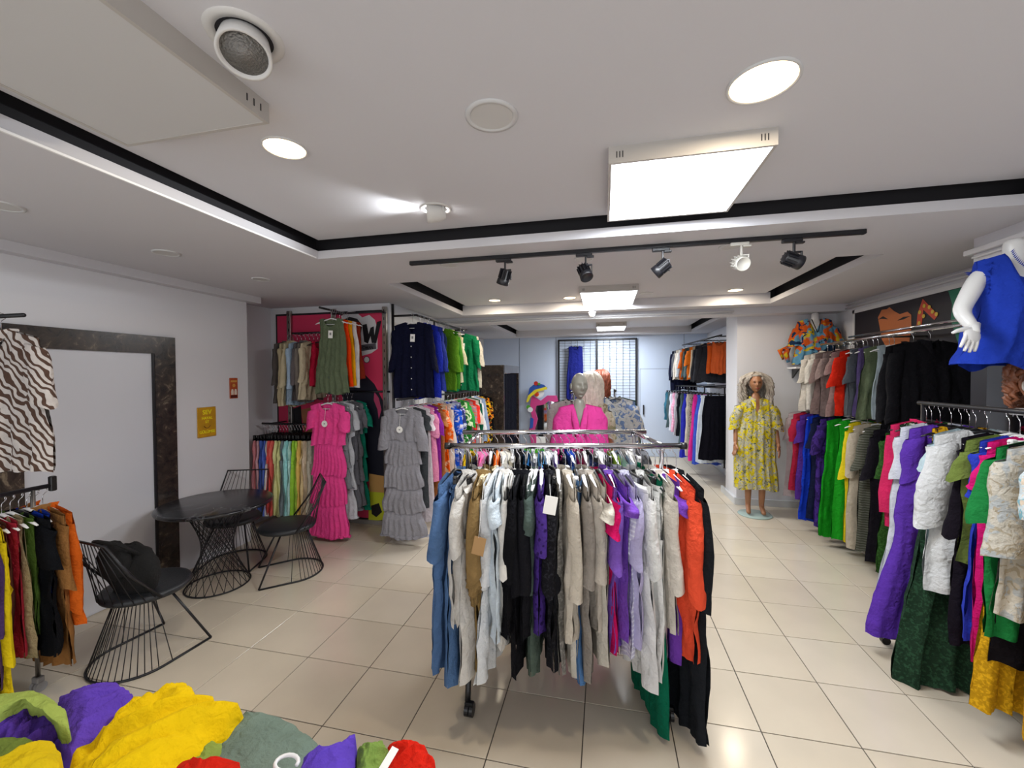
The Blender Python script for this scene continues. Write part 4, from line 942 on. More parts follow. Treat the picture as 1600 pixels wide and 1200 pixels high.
# ================================================================== left back side rails
SX = -2.14
wr = thing('clothes_rack', 'tall black two level rack right of the pink poster', 'clothes rack', (SX, 4.1, 0))
MB().tube([(-.30, .38, 2.70), (-.30, .38, .03)], .017, 10).build('post', BLACKM, wr, True)
MB().tube([(-.30, .38, 2.56), (0, .38, 2.56), (0, 2.1, 2.56)], .013, 10).build('upper_rail', BLACKM, wr, True)
MB().tube([(-.30, .38, 1.60), (0, .38, 1.60)], .012, 8).tube([(0, -.10, 1.60), (0, 2.95, 1.60)], .013, 10).build('lower_rail', BLACKM, wr, True)
MB().tube([(0, .9, 2.56), (0, .9, 1.60)], .012, 8).build('upright', BLACKM, wr, True)
MB().tube([(-.42, 2.0, 2.56), (.08, 2.0, 2.56)], .012, 8).build('cross_arm', BLACKM, wr, True)
MB().tube([(0, 2.92, 1.60), (0, 2.92, .03)], .013, 8).build('post', BLACKM, wr, True)
NV = [('shirt', 'navy blue button cardigan with white tag', '#10132c', dict(t=0.02, L=.86, sl=.50, fine=True, tagc='card', buttons=6, w=1.02, vneck=True, collar=False)), ('shirt', 'royal blue cardigan', '#1f2fa8', dict(t=0.12, L=.88, sl=.5)), ('shirt', 'ultramarine cardigan', '#2c3a90', dict(t=0.19, L=.80, sl=.5)), ('shirt', 'slate blue cardigan', '#26345e', dict(w=.82, t=0.26, L=.78, sl=.5)),
      ('shirt', 'pale lemon cardigan', '#c9c3a0', dict(w=.82, t=0.62, L=.7, sl=.4)), ('tunic', 'lime green cardigan', '#5f9422', dict(w=.82, t=0.45, L=.80, sl=.5)), ('shirt', 'leaf green cardigan', '#3c7d22', dict(w=.82, t=0.56, L=.8, sl=.5)), ('blouse', 'ecru knitted cardigan', '#c6bfae', dict(t=0.96, L=.8, sl=.4)), ('shirt', 'emerald green button cardigan with white tag', '#0a6b43', dict(t=.88, L=.84, sl=.46, fine=True, tagc='card', buttons=4, vneck=True, collar=False, a=.25, w=1.05))]
row((SX, 4.35, 2.56), (SX + .10, 5.95, 2.56), 0, NV, 'on the tall black rack', 'clothes on the upper rail of the tall black rack', jit=.06)
SD = [('tiered', 'grey tiered dress with round tag', '#85848a', dict(L=1.42, fine=True, tagc='round', w=1.08, tiers=5, sl=.4)), ('tee', 'anthracite grey t-shirt', '#3c3f42', dict(L=1.1)), ('dress', 'blush white long dress', '#cfc6cc', dict(L=1.3)), ('dress', 'soft pink dress', '#d886a8', dict(L=.9, sl=.3)), ('dress', 'orchid purple dress', '#7b2a8c', dict(L=.9, sl=.3)), ('dress', 'copper brown dress', '#a1663a', dict(L=1.3)),
      ('dress', 'orange tie dye dress', ('#de5a14', 'tiedye', '#ecc9a6'), dict(L=1.25, sl=.4, fine=True)), ('dress', 'cream long sleeved dress', '#c2b6aa', dict(L=.9, sl=.5)), ('tunic', 'blue and white tie dye tunic', ('#1d4fc4', 'tiedye', '#ffffff'), dict(L=.9, sl=.35, fine=True)), ('tunic', 'navy swirl print tunic', ('#2a3468', 'tiedye', '#c7cee0'), dict(L=.8, sl=.3)),
      ('dress', 'violet striped dress', ('#6a3a9a', 'stripe', '#d8d0e2'), dict(L=.95)), ('tunic', 'green paisley tunic', ('#2d7a34', 'floral', '#c8d6b0'), dict(L=.8)), ('blouse', 'parrot green blouse', '#2f8c3a', dict(L=.75)), ('tunic', 'rainbow striped tunic', ('#d96a3a', 'stripe', '#3c86b4'), dict(L=.8)), ('tunic', 'coral red tunic', '#d8352e', dict(L=.78, sl=.3, fine=True)),
      ('blouse', 'blush cream blouse', '#ccbcb0', dict(L=.7)), ('shirt', 'bottle green shirt', '#14523c', dict(L=.75)), ('shirt', 'milk white shirt', '#cfd2d4', dict(L=.75)), ('shirt', 'pale denim shirt', '#8394b0', dict(L=.75)), ('tunic', 'sunflower print tunic', ('#d8a61a', 'floral', '#2a1c16', '#c43a1c'), dict(L=.8)), ('tunic', 'autumn flower print tunic', ('#1b1716', 'floral', '#cf6a1c', '#d9c03a'), dict(L=.8)), ('shirt', 'plain black shirt at the far end', '#111114', dict(L=.8))]
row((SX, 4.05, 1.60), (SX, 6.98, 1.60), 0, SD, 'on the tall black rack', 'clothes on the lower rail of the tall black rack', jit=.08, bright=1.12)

# ================================================================== left front rack and zebra shirt
GX = -3.27
rk = thing('clothes_rack', 'low steel clothes rack at the left picture edge', 'clothes rack', (GX, 1.4, 0))
MB().tube([(0, -.8, 1.20), (0, .42, 1.20)], .013, 10).build('rail', BLACKM, rk, True)
MB().bbox((0, .43, 1.21), (.03, .03, .09), .004).build('rail_cap', BPLAS, rk)
for yy in (-.7, .34):
    MB().tube([(0, yy, 1.20), (0, yy, .08)], .011, 10).build('post', STEEL, rk, True)
    MB().cyl((-.015, yy, .03), .028, .02, 16, axis='x').cyl((.018, yy, .03), .028, .02, 16, axis='x').bbox((0, yy, .07), (.05, .035, .035), .004).build('castor', GPLAS, rk)
LR = [('shirt', 'deep orange shirt farthest back', '#d8641c', dict(L=.72, sl=.55, fine=True, w=1.05)), ('shirt', 'camel brown ruffled shirt', '#95683a', dict(L=.92, sl=.4, fine=True, w=1.05)), ('vest', 'royal blue edge vest', '#1d3fb0', dict(L=.62)), ('tunic', 'black square cut tunic', '#0f1116', dict(L=.80, sl=.25, fine=True, vneck=True, h='B')), ('vest', 'leaf green vest', '#4f6b2c', dict(L=.7)),
      ('tank', 'sand coloured tank top', '#a79a76', dict(L=.8)), ('vest', 'raspberry red vest', '#a8283a', dict(L=.75)), ('vest', 'dark red brown vest', '#5e3426', dict(L=.8)), ('shirt', 'bright yellow long shirt', '#e2c617', dict(L=.92, sl=.68, fine=True)), ('shirt', 'plum purple shirt', '#4b3560', dict(L=.85, sl=.5)), ('shirt', 'pale beige linen coat', '#b5a999', dict(L=.95, sl=.6))]
row((GX, 1.80, 1.19), (GX, 1.42, 1.19), 0, LR, 'on the left front rack', 'clothes on the left front rack', jit=.03, thick=.5)
zr = thing('clothes_rail', 'dark wall arm holding the zebra print shirt', 'clothes rail', (-3.9, 1.66, 2.20))
MB().tube([(0, 0, 0), (.75, 0, 0)], .012, 10).build('front_arm', BLACKM, zr, True)
garment('shirt', 'brown and white zebra print shirt at the left edge', ('#d2cbc6', 'zebra', '#5b463c'), (-3.33, 1.66, 2.21), .10, None, L=.80, sl=.36, fine=True, roll=True, w=1.12, vneck=True)
put_hanger('B', 'shirt', 'black hanger holding the zebra print shirt', (-3.33, 1.66, 2.21), .10, None, False)
# navy long dress on the grid panel
garment('sleeveless', 'long navy blue dress hanging on the black wire grid', '#1b2270', (-.66, BACK - .13, 2.62), 0, None, L=1.25, w=.95)
put_hanger('B', 'shirt', 'black hanger holding the navy dress on the wire grid', (-.66, BACK - .13, 2.62), 0, None, False)

# ------------------------------------------------------------------ figures
def skin(name, pts, edges, rad, mat, parent, root=0, sub=2):
    me = bpy.data.meshes.new(name); me.from_pydata([tuple(p) for p in pts], edges, []); me.update(); me.materials.append(mat)
    o = link(name, me, parent); mo = o.modifiers.new('skin', 'SKIN'); mo.use_smooth_shade = True
    if not me.skin_vertices: me.attributes  # created with the modifier
    sv = me.skin_vertices[0].data if me.skin_vertices else None
    if sv is None:
        return o
    for i, r in enumerate(rad): sv[i].radius = r if isinstance(r, tuple) else (r, r); sv[i].use_root = (i == root)
    sb = o.modifiers.new('sub', 'SUBSURF'); sb.levels = sub; sb.render_levels = sub
    return o
def skin2(name, pts, edges, rad, mat, parent, root=0, sub=2):
    """skin surface evaluated to a plain mesh (the skin layer needs an operator-free way in)"""
    import bmesh
    bm = bmesh.new(); L_ = bm.verts.layers.skin.verify(); vs = [bm.verts.new(p) for p in pts]
    for a, b in edges: bm.edges.new((vs[a], vs[b]))
    for i, v in enumerate(vs): r = rad[i]; v[L_].radius = r if isinstance(r, tuple) else (r, r); v[L_].use_root = (i == root)
    me = bpy.data.meshes.new(name); bm.to_mesh(me); bm.free(); me.materials.append(mat)
    o = link(name, me, parent); mo = o.modifiers.new('skin', 'SKIN'); mo.use_smooth_shade = True; mo.branch_smoothing = .4
    sb = o.modifiers.new('sub', 'SUBSURF'); sb.levels = sub; sb.render_levels = sub
    return o
def head_mesh(mat, parent, z, M=None, scale=1., bald=True):
    def g(x, z_, cx, cz, sx, sz): return math.exp(-((x - cx) / sx) ** 2 - ((z_ - cz) / sz) ** 2)
    def f(d, p):
        x, y, zz = d.x * .072, d.y * .094, d.z * .118
        if d.z < 0:
            k = -d.z; x *= 1 - .34 * k ** 1.3; y *= 1 - (.12 if d.y < 0 else .42) * k ** 1.1
        if d.y < -.2:
            fr = min(1, (-d.y - .2) / .4)
            y -= 1.25 * fr * (.024 * g(x, zz, 0, -.022, .011, .018) + .012 * g(x, zz, 0, .004, .009, .022) + .007 * g(x, zz, 0, -.062, .022, .008) + .010 * g(x, zz, 0, -.098, .022, .014) + .005 * g(x, zz, 0, .03, .05, .012))
            y += 1.7 * fr * (.010 * g(x, zz, .028, .006, .014, .010) + .010 * g(x, zz, -.028, .006, .014, .010) + .005 * g(x, zz, 0, -.080, .02, .006) + .004 * g(x, zz, 0, -.047, .02, .005))
        return Vector((x, y, zz)) * scale
    mb = ell((0, 0, 0), (1, 1, 1), 48, 40, f)
    for sx in (-1, 1):
        e_ = ell((sx * .073 * scale, .012 * scale, -.005), (.010 * scale, .020 * scale, .032 * scale), 10, 8); mb.add(e_.v, e_.f)
    o = mb.build('head', mat, parent, True); 
    o.matrix_local = Matrix.Translation((0, -.012, z)) @ (M or Matrix.Identity(4)); return o
def face_paint(head, lip, eye):
    for sx in (-1, 1):
        ell((sx * .028, -.083, .007), (.011, .006, .005), 10, 6).build('eye', eye, head, True)
        MB().tube([(sx * .016, -.090, .024), (sx * .028, -.089, .030), (sx * .042, -.078, .026)], .0022, 5).build('eyebrow', eye, head, True)
    ell((0, -.098, -.063), (.018, .006, .007), 10, 6).build('lips', lip, head, True)
def wig(mat, head, seed, n=150, L=.42, curl=.02, vol=.03, name='wig', rad=.013, fr=4.0):
    R = random.Random(seed)
    cap = ell((0, .012, .02), (.085, .104, .112), 20, 14, lambda d, p: p if not (d.y < -.45 and d.z < .55) else Vector((p.x, p.y * .3 + .02, p.z)))
    mb = MB(); mb.add(cap.v, cap.f)
    for i in range(n):
        a = R.uniform(-2.35, 2.35) + PI / 2; el = R.uniform(.15, 1.45)
        d = Vector((math.cos(a) * math.cos(el), math.sin(a) * math.cos(el), math.sin(el)))
        p = Vector((d.x * .08, d.y * .10 + .012, d.z * .11 + .02)); out = Vector((math.cos(a), math.sin(a), 0))
        if out.y < -.2: out.y *= .2
        ph = R.uniform(0, 6.28); l = L * R.uniform(.7, 1.05); pts = []; k = 12
        for j in range(k):
            t = j / (k - 1); fall = max(0, t - .0)
            rr = .092 + vol * math.sin(min(1, t * 1.4) * PI * .7) + R.uniform(-.004, .004)
            q = Vector((out.x * rr, out.y * rr * 1.1 + .012, p.z + .03 * math.sin(t * 3) * (1 - t) - l * t ** 1.15))
            s0 = max(0, 1 - t * 4); q = q.lerp(p * 1.06, s0)
            q += Vector((math.cos(ph + t * fr * 6.28), math.sin(ph + t * fr * 6.28), 0)) * curl * t
            pts.append(q)
        mb.tube(pts, [rad * (.6 + .7 * math.sin(PI * min(1, .2 + .8 * j / (k - 1)))) for j in range(k)], 5)
    o = mb.build(name, mat, head, True); o['kind'] = 'stuff'; return o
def hand(mat, parent, wrist, dirv, side, s=1., curl=.35, spread=.12, palm_n=None):
    """palm with five separate jointed fingers; dirv points from the wrist to the knuckles, side to the thumb"""
    w = Vector(wrist); d = Vector(dirv).normalized(); sd = Vector(side); sd = (sd - d * sd.dot(d)).normalized(); nrm = d.cross(sd)
    pts = [w, w + d * .03 * s, w + d * .075 * s]; 
    mb = ell((0, 0, 0), (1, 1, 1), 16, 12)
    M = Matrix((sd * .042 * s, d * .052 * s, nrm * .017 * s)).transposed().to_4x4(); M.translation = w + d * .045 * s
    mb.v = [tuple(M @ Vector(v)) for v in mb.v]
    mb.tube([w - d * .03 * s, w + d * .005 * s, w + d * .03 * s], [.024 * s, .025 * s, .028 * s], 10, ry=.8)
    lens = [.072, .080, .074, .058]
    for i, l in enumerate(lens):
        off = (1.5 - i) * .019 * s; base = w + d * .078 * s + sd * off - d * abs(off) * .15; q = base; dd = (d + sd * (1.5 - i) * spread).normalized(); P_ = [base - d * .03 * s]
        for k in range(4):
            P_.append(q.copy()); dd = (dd + nrm * curl * .35).normalized(); q = q + dd * l * s / 3
        mb.tube(P_, [.009 * s, .0098 * s, .0095 * s, .0085 * s, .0065 * s], 8)
    b0 = w + d * .025 * s + sd * .03 * s; td = (d * .55 + sd * .8 + nrm * .15).normalized(); P_ = [b0 - sd * .02 * s, b0]
    q = b0
    for k in range(3): q = q + td * .026 * s; td = (td + d * .25).normalized(); P_.append(q.copy())
    mb.tube(P_, [.013 * s, .013 * s, .012 * s, .010 * s, .007 * s], 8)
    return mb.build('hand', mat, parent, True)
def figure(t, mat, arms=None, legs=True, headless=False, base=True):
    """continuous standing mannequin body, z=0 at the floor, facing -y"""
    pts = [(0, 0, .93), (0, 0, 1.08), (0, -.005, 1.27), (0, .005, 1.40), (0, 0, 1.47), (0, -.01, 1.56)]
    rad = [(.135, .105), (.105, .085), (.135, .10), (.10, .06), .05, .045]; ed = [(0, 1), (1, 2), (2, 3), (3, 4), (4, 5)]
    hands = []
    for k, sg in enumerate((-1, 1)):
        A = (arms or [((sg * .215, .0, 1.13), (sg * .235, -.07, .90))] * 2)[k] if arms else ((sg * .215, .0, 1.13), (sg * .235, -.07, .90))
        i = len(pts); pts += [(sg * .155, 0, 1.385), A[0], A[1]]; rad += [.050, .036, .025]; ed += [(3, i), (i, i + 1), (i + 1, i + 2)]; hands.append((A[1], Vector(A[1]) - Vector(A[0]), sg))
        if legs:
            i = len(pts); pts += [(sg * .085, 0, .84), (sg * .08, -.015, .48), (sg * .075, .02, .11), (sg * .085, -.10, .035)]; rad += [.085, .052, .032, .028]; ed += [(0, i), (i, i + 1), (i + 1, i + 2), (i + 2, i + 3)]
    skin2('body', pts, ed, rad, mat, t, 0)
    for wp, dv, sg in hands: hand(mat, t, wp, dv, (-.3 * sg, -1, 0))
    if base:
        MB().lathe([(0.0, 0), (.19, 0), (.195, .006), (.19, .012), (0, .012)], 32, caps=False).build('glass_base', plain('base_glass', '#a9bdb6', .08, spec=.6), t, True)
        MB().tube([(.075, .04, .01), (.075, .04, .12)], .006, 6).build('base_rod', CHROME, t, True)
TAN = plain('mannequin_tan', '#a3714f', .35); GREYM = plain('mannequin_grey', '#8d8a80', .35, spec=.5); WHM = plain('mannequin_white', '#d9d9d8', .25)
# lemon print dress mannequin at the right pillar
t = thing('mannequin', 'mannequin with curly silver wig on a round glass base by the right pillar', 'mannequin', (1.93, 5.98, 0), -.12); t.scale = (1.04,) * 3
figure(t, TAN); h_ = head_mesh(TAN, t, 1.665); face_paint(h_, plain('lip_red', '#8c3a34', .4), plain('eye_dark', '#1c1513', .4))
wig(plain('silver_hair', '#a79d90', .45, vary=.25, vscale=30), h_, 5, n=210, L=.44, curl=.026, vol=.085, rad=.012)
dr = thing('shirt_dress', 'yellow lemon print shirt dress worn by the silver wigged mannequin', 'dress', (1.93, 5.98, 0), -.12); dr.scale = (1.04,) * 3
LEM = fabric('#b7b49c', 'floral', '#d6c21a', '#dccb2c', '#5f6a52'); RX = random.Random(77)
cloth_tube(MB(), [(0, .19), (.15, .20), (.5, .235), (1, .25)], 1.13, RX, (.055, .135), neck=.075, nd=.12, slope=.30, amp=.016, z0=1.475, nu=40, nv=34, vneck=True, k=6).build('bodice', LEM, dr, True)
for sg in (-1, 1): sleeve(sg, .20, .33, RX, r0=.07, r1=.085, ty=.075, out=.06, z0=1.46).build('sleeve', LEM, dr, True)
q = MB()
for side in (-1, 1): q.grid([[(side * (.02 + .06 * math.sin(PI * .5 * i / 6)), -.06 - .05 * math.cos(PI * i / 6) - .015 * j, 1.50 - .03 * j - .07 * max(0, math.cos(PI * i / 6)) * (.4 + .5 * j)) for i in range(7)] for j in range(3)])
q.build('collar', LEM, dr, True)
for k in range(4): MB().cyl((.01, -.150, 1.28 - .1 * k), .007, .004, 10, axis='y').build('button', CARD, dr)
# bald grey mannequin in the pink wrap behind the centre rack
px0, py0 = -.235, 3.98
t = thing('mannequin', 'bald grey mannequin standing behind the centre rack', 'mannequin', (px0, py0, 0), .10); t.scale = (1.055,) * 3
figure(t, GREYM); head_mesh(GREYM, t, 1.655, Matrix.Rotation(.28, 4, 'Z'))
dr = thing('wrap_dress', 'bright pink wrap dress with deep neckline on the bald mannequin', 'dress', (px0, py0, 0), .10); dr.scale = (1.055,) * 3
PINK = fabric('#e0459a')
cloth_tube(MB(), [(0, .19), (.12, .245), (.4, .27), (1, .29)], 1.05, RX, (.065, .15), neck=.055, nd=.33, slope=.22, amp=.014, z0=1.49, nu=44, nv=30, vneck=True, k=6).build('bodice', PINK, dr, True)
b = MB()
for sd in (-1, 1):
    b.tube([(sd * .065, .02, 1.475), (sd * .058, -.065, 1.45), (sd * .042, -.115, 1.36), (sd * .02, -.150, 1.26), (-sd * .04, -.165, 1.15), (-sd * .11, -.165, 1.02)], [.008, .022, .028, .030, .028, .02], 10, ry=.6)
b.build('neckline_roll', PINK, dr, True)
# blonde and red haired mannequins farther back, turned away
t = thing('mannequin', 'mannequin with long platinum blonde wig behind the bald one', 'mannequin', (-.14, 4.75, 0), 2.6); t.scale = (1.05,) * 3
figure(t, TAN); h_ = head_mesh(TAN, t, 1.66); wig(plain('blonde_hair', '#cfc6b8', .45, vary=.15, vscale=30), h_, 8, n=200, L=.42, curl=.008, vol=.03, rad=.013)
dr = thing('blouse', 'pale beige print blouse on the blonde mannequin', 'blouse', (-.14, 4.75, 0), 2.6); dr.scale = (1.05,) * 3
m_ = fabric('#b8ae98', 'floral', '#8d8a6a'); cloth_tube(MB(), [(0, .19), (.3, .20), (1, .26)], .9, RX, (.06, .14), neck=.08, nd=.05, slope=.3, amp=.014, z0=1.475, nu=26, nv=16).build('bodice', m_, dr, True)
for sg in (-1, 1): sleeve(sg, .20, .3, RX, r0=.07, r1=.075, ty=.07, out=.05, z0=1.46).build('sleeve', m_, dr, True)
t = thing('mannequin', 'mannequin with auburn red wig at the rear of the group', 'mannequin', (-.03, 5.75, 0), 2.2); t.scale = (1.07,) * 3
figure(t, TAN); h_ = head_mesh(TAN, t, 1.66); wig(plain('red_hair', '#7a3a24', .45, vary=.25, vscale=30), h_, 9, n=180, L=.32, curl=.010, vol=.035, rad=.013)
dr = thing('kimono', 'white and blue swirl print kimono on the auburn mannequin', 'kimono', (-.03, 5.75, 0), 2.2); dr.scale = (1.07,) * 3
m_ = fabric('#c3c3c6', 'floral', '#5f7aa8', '#8b94a0'); cloth_tube(MB(), [(0, .20), (.3, .22), (1, .30)], 1.0, RX, (.06, .15), neck=.08, nd=.05, slope=.34, amp=.016, z0=1.475, nu=26, nv=16).build('bodice', m_, dr, True)
for sg in (-1, 1): sleeve(sg, .20, .42, RX, r0=.08, r1=.10, ty=.08, out=.05, z0=1.46).build('sleeve', m_, dr, True)
# two display stands with single garments in that group
for (x_, y_, items_, lb) in ((-.36, 4.72, [('shirt', 'pale grey cardigan with green edging', '#a8a5a2', dict(L=.8, sl=.5, fine=True, h='B', w=1.05)), ('shirt', 'black and white scarf top', ('#1b1b1f', 'floral', '#b9b6b0'), dict(L=.75, h='B')), ('tee', 'bottle green edged top', '#17543f', dict(L=.8, h='B'))], 'black display stand left of the bald mannequin'),
                             (.13, 5.30, [('kimono', 'ivory blue leaf kimono', ('#bdbdbd', 'floral', '#6b80a8'), dict(L=.8, h='B')), ('coat', 'grey taupe jacket', '#77726c', dict(L=.8, h='B')), ('coat', 'dark green jacket', '#1c3a32', dict(L=.85, h='B', w=1.1))], 'black display stand right of the auburn mannequin')):
    s_ = thing('display_stand', lb, 'display stand', (x_, y_, 0))
    MB().tube([(0, -.2, 1.66), (0, .35, 1.66)], .012, 10).build('rail', BLACKM, s_, True)
    MB().tube([(0, .36, 1.66), (0, .36, .02)], .014, 10).build('post', BLACKM, s_, True)
    MB().bbox((0, .2, .012), (.4, .5, .024), .004).build('base_plate', BLACKM, s_)
    row((x_, y_ - .15, 1.66), (x_, y_ + .22, 1.66), .1, items_, 'behind the centre rack', 'clothes on the display stands', jit=.1)
# headless torso in the orange and blue blouse on the pillar shelf
sh_ = thing('wall_shelf', 'small white shelf on the right pillar under the colourful torso', 'shelf', (2.70, 6.39, 1.93))
MB().bbox((0, -.14, 0), (.50, .28, .025), .004).build('board', TRIMW, sh_)
for xx in (-.18, .18): MB().add([(xx - .01, 0, -.012), (xx + .01, 0, -.012), (xx - .01, -.2, -.012), (xx + .01, -.2, -.012), (xx - .01, 0, -.14), (xx + .01, 0, -.14)], [(0, 2, 3, 1), (0, 1, 5, 4), (2, 4, 5, 3), (0, 4, 2), (1, 3, 5)]).build('bracket', BPLAS, sh_)
def torso(t, mat, arm=None):
    pts = [(0, 0, .04), (0, 0, .20), (0, 0, .40), (0, .005, .54), (0, 0, .62), (0, 0, .72)]; rad = [(.135, .10), (.10, .08), (.13, .10), (.10, .06), .05, .046]
    ed = [(0, 1), (1, 2), (2, 3), (3, 4), (4, 5)]
    for sg in (-1, 1): pts.append((sg * .15, 0, .53)); rad.append(.05); ed.append((3, len(pts) - 1))
    if arm:
        a = 6 if arm[3] < 0 else 7; i = len(pts); pts += [arm[0], arm[1]]; rad += [.040, .027]; ed += [(a, i), (i, i + 1)]
    return skin2('body', pts, ed, rad, mat, t, 0)
t = thing('mannequin_torso', 'headless white torso on the pillar shelf wearing a colourful blouse', 'mannequin', (2.72, 6.24, 1.945), -.2); torso(t, WHM)
dr = thing('blouse', 'orange blue and yellow print blouse on the shelf torso', 'blouse', (2.72, 6.24, 1.945), -.2)
m_ = fabric('#5f93b0', 'big', '#d0591f', '#c9b12a', '#1d3350')
cloth_tube(MB(), [(0, .19), (.2, .22), (.6, .22), (1, .25)], .60, RX, (.06, .14), neck=.085, nd=.16, slope=.3, amp=.014, z0=.635, nu=30, nv=20, vneck=True).build('bodice', m_, dr, True)
for sg in (-1, 1): sleeve(sg, .205, .28, RX, r0=.07, r1=.08, ty=.08, out=.05, z0=.60, bell=.03).build('sleeve', m_, dr, True)
MB().tube([(-.30, -.04, .26), (-.33, -.05, .18), (-.30, -.05, .06)], [.03, .035, .02], 8).tube([(-.30, -.04, .26), (-.40, -.04, .22), (-.36, -.05, .10)], [.03, .03, .015], 8).build('sleeve_tie', m_, dr, True)
MB().tube([(-.05, -.07, .62), (-.02, -.13, .50), (.0, -.14, .44)], .006, 6).tube([(.05, -.07, .62), (.02, -.13, .50), (.0, -.14, .44)], .006, 6).build('neck_cord', INK, dr, True)
# blue dress torso on the near right pillar
T0 = Vector((2.17, 2.80, 1.86)); rz = .12; sc_ = 1.0
t = thing('mannequin_torso', 'headless white torso with one bent arm mounted at the top right', 'mannequin', T0, 0)
def lc(x, y, Y): v = at(x, y, Y=Y); return v - T0
el_, wr_ = lc(1500, 487, 2.74), lc(1521, 513, 2.66)
torso(t, WHM, (tuple(el_), tuple(wr_), None, -1))
hand(WHM, t, wr_, lc(1514, 545, 2.60) - wr_, (-1, -.1, .45), s=1.0, curl=.15, spread=.06)
MB().tube([(0, .05, .10), (.12, .08, .10), (.235, .1, .10)], .018, 10).bbox((.225, .1, .10), (.02, .12, .12), .004).build('wall_bracket', CHROME, t, True)
dr = thing('short_dress', 'royal blue fringed sleeveless dress on the top right torso', 'dress', T0, rz)
m_ = fabric('#1f3aa6')
def bl(): return cloth_tube(MB(), [(0, .175), (.15, .17), (.45, .17), (.8, .20), (1, .245)], .60, random.Random(5), (.055, .15), neck=.085, nd=.12, slope=.30, amp=.012, z0=.625, nu=40, nv=26, k=4, hemw=.02)
bl().build('bodice', m_, dr, True)
fr_ = MB(); R5 = random.Random(4)
for sg in (-1, 1):
    for k in range(26):
        a = k / 25; p = Vector((sg * (.150 + .012 * a), -.05 + .10 * (k % 2), .575 - .16 * a)); fr_.add([p + Vector((0, 0, .008)), p - Vector((0, 0, .008)), p + Vector((sg * R5.uniform(.02, .04), R5.uniform(-.02, .02), R5.uniform(-.02, .02)))], [(0, 1, 2)])
for k in range(40):
    a = PI * k / 39; p = Vector((.088 * math.cos(a), -.075 - .04 * math.sin(a), .625 - .115 * math.sin(a))); fr_.add([p + Vector((.005, 0, 0)), p - Vector((.005, 0, 0)), p + Vector((-.012 * math.cos(a), -.004, .018))], [(0, 1, 2)])
fr_.build('fringe_edge', m_, dr)['kind'] = 'stuff'
# auburn wig seen beside the pillar mirror
t = thing('wig_stand', 'auburn wig on a white head by the dark mirror on the near right pillar', 'wig stand', (2.24, 2.72, 1.66), -.8)
h_ = head_mesh(WHM, t, .12, None, .9); h_.location = (0, 0, .12); wig(plain('auburn_hair', '#7d4a30', .45, vary=.3, vscale=30), h_, 19, n=130, L=.20, curl=.018, vol=.03, rad=.013, name='wig')
MB().bbox((0, 0, -.02), (.2, .2, .03), .004).build('stand_foot', TRIMW, t)

# ------------------------------------------------------------------ round cafe table and wire chairs
TX, TY = -3.37, 3.0
mt, nt, bs, L = base_mat('black_marble')
N = nt.nodes.new; tc = N('ShaderNodeTexCoord'); wv = N('ShaderNodeTexNoise'); wv.inputs['Scale'].default_value = 2.2; wv.inputs['Detail'].default_value = 7; wv.inputs['Distortion'].default_value = 1.8
L.new(tc.outputs['Object'], wv.inputs['Vector'])
r = N('ShaderNodeValToRGB'); e = r.color_ramp.elements; e[0].position = .485; e[0].color = (.012, .012, .015, 1); e[1].position = .515; e[1].color = (.012, .012, .015, 1); x = e.new(.50); x.color = (.09, .09, .095, 1)
L.new(wv.outputs['Fac'], r.inputs['Fac']); L.new(r.outputs['Color'], bs.inputs['Base Color']); bs.inputs['Roughness'].default_value = .22
t = thing('cafe_table', 'round black marble topped table with a crossed wire base', 'table', (TX, TY, 0))
MB().lathe([(0, .705), (.41, .705), (.435, .712), (.44, .725), (.432, .738), (.42, .741), (0, .741)], 56, caps=False).build('tabletop', mt, t, True)
MB().tube([(.245 * math.cos(a), .245 * math.sin(a), .008) for a in [2 * PI * i / 40 for i in range(40)]], .007, 6, closed=True).build('base_ring', BLACKM, t, True)
MB().tube([(.24 * math.cos(a), .24 * math.sin(a), .70) for a in [2 * PI * i / 40 for i in range(40)]], .007, 6, closed=True).build('top_ring', BLACKM, t, True)
w_ = MB()
for i in range(22):
    a = 2 * PI * i / 22
    for s0 in (-2.1, 2.1): w_.tube([(.245 * math.cos(a), .245 * math.sin(a), .008), (.24 * math.cos(a + s0), .24 * math.sin(a + s0), .70)], .0028, 5)
o = w_.build('wire_cage', BLACKM, t, True); o['kind'] = 'stuff'
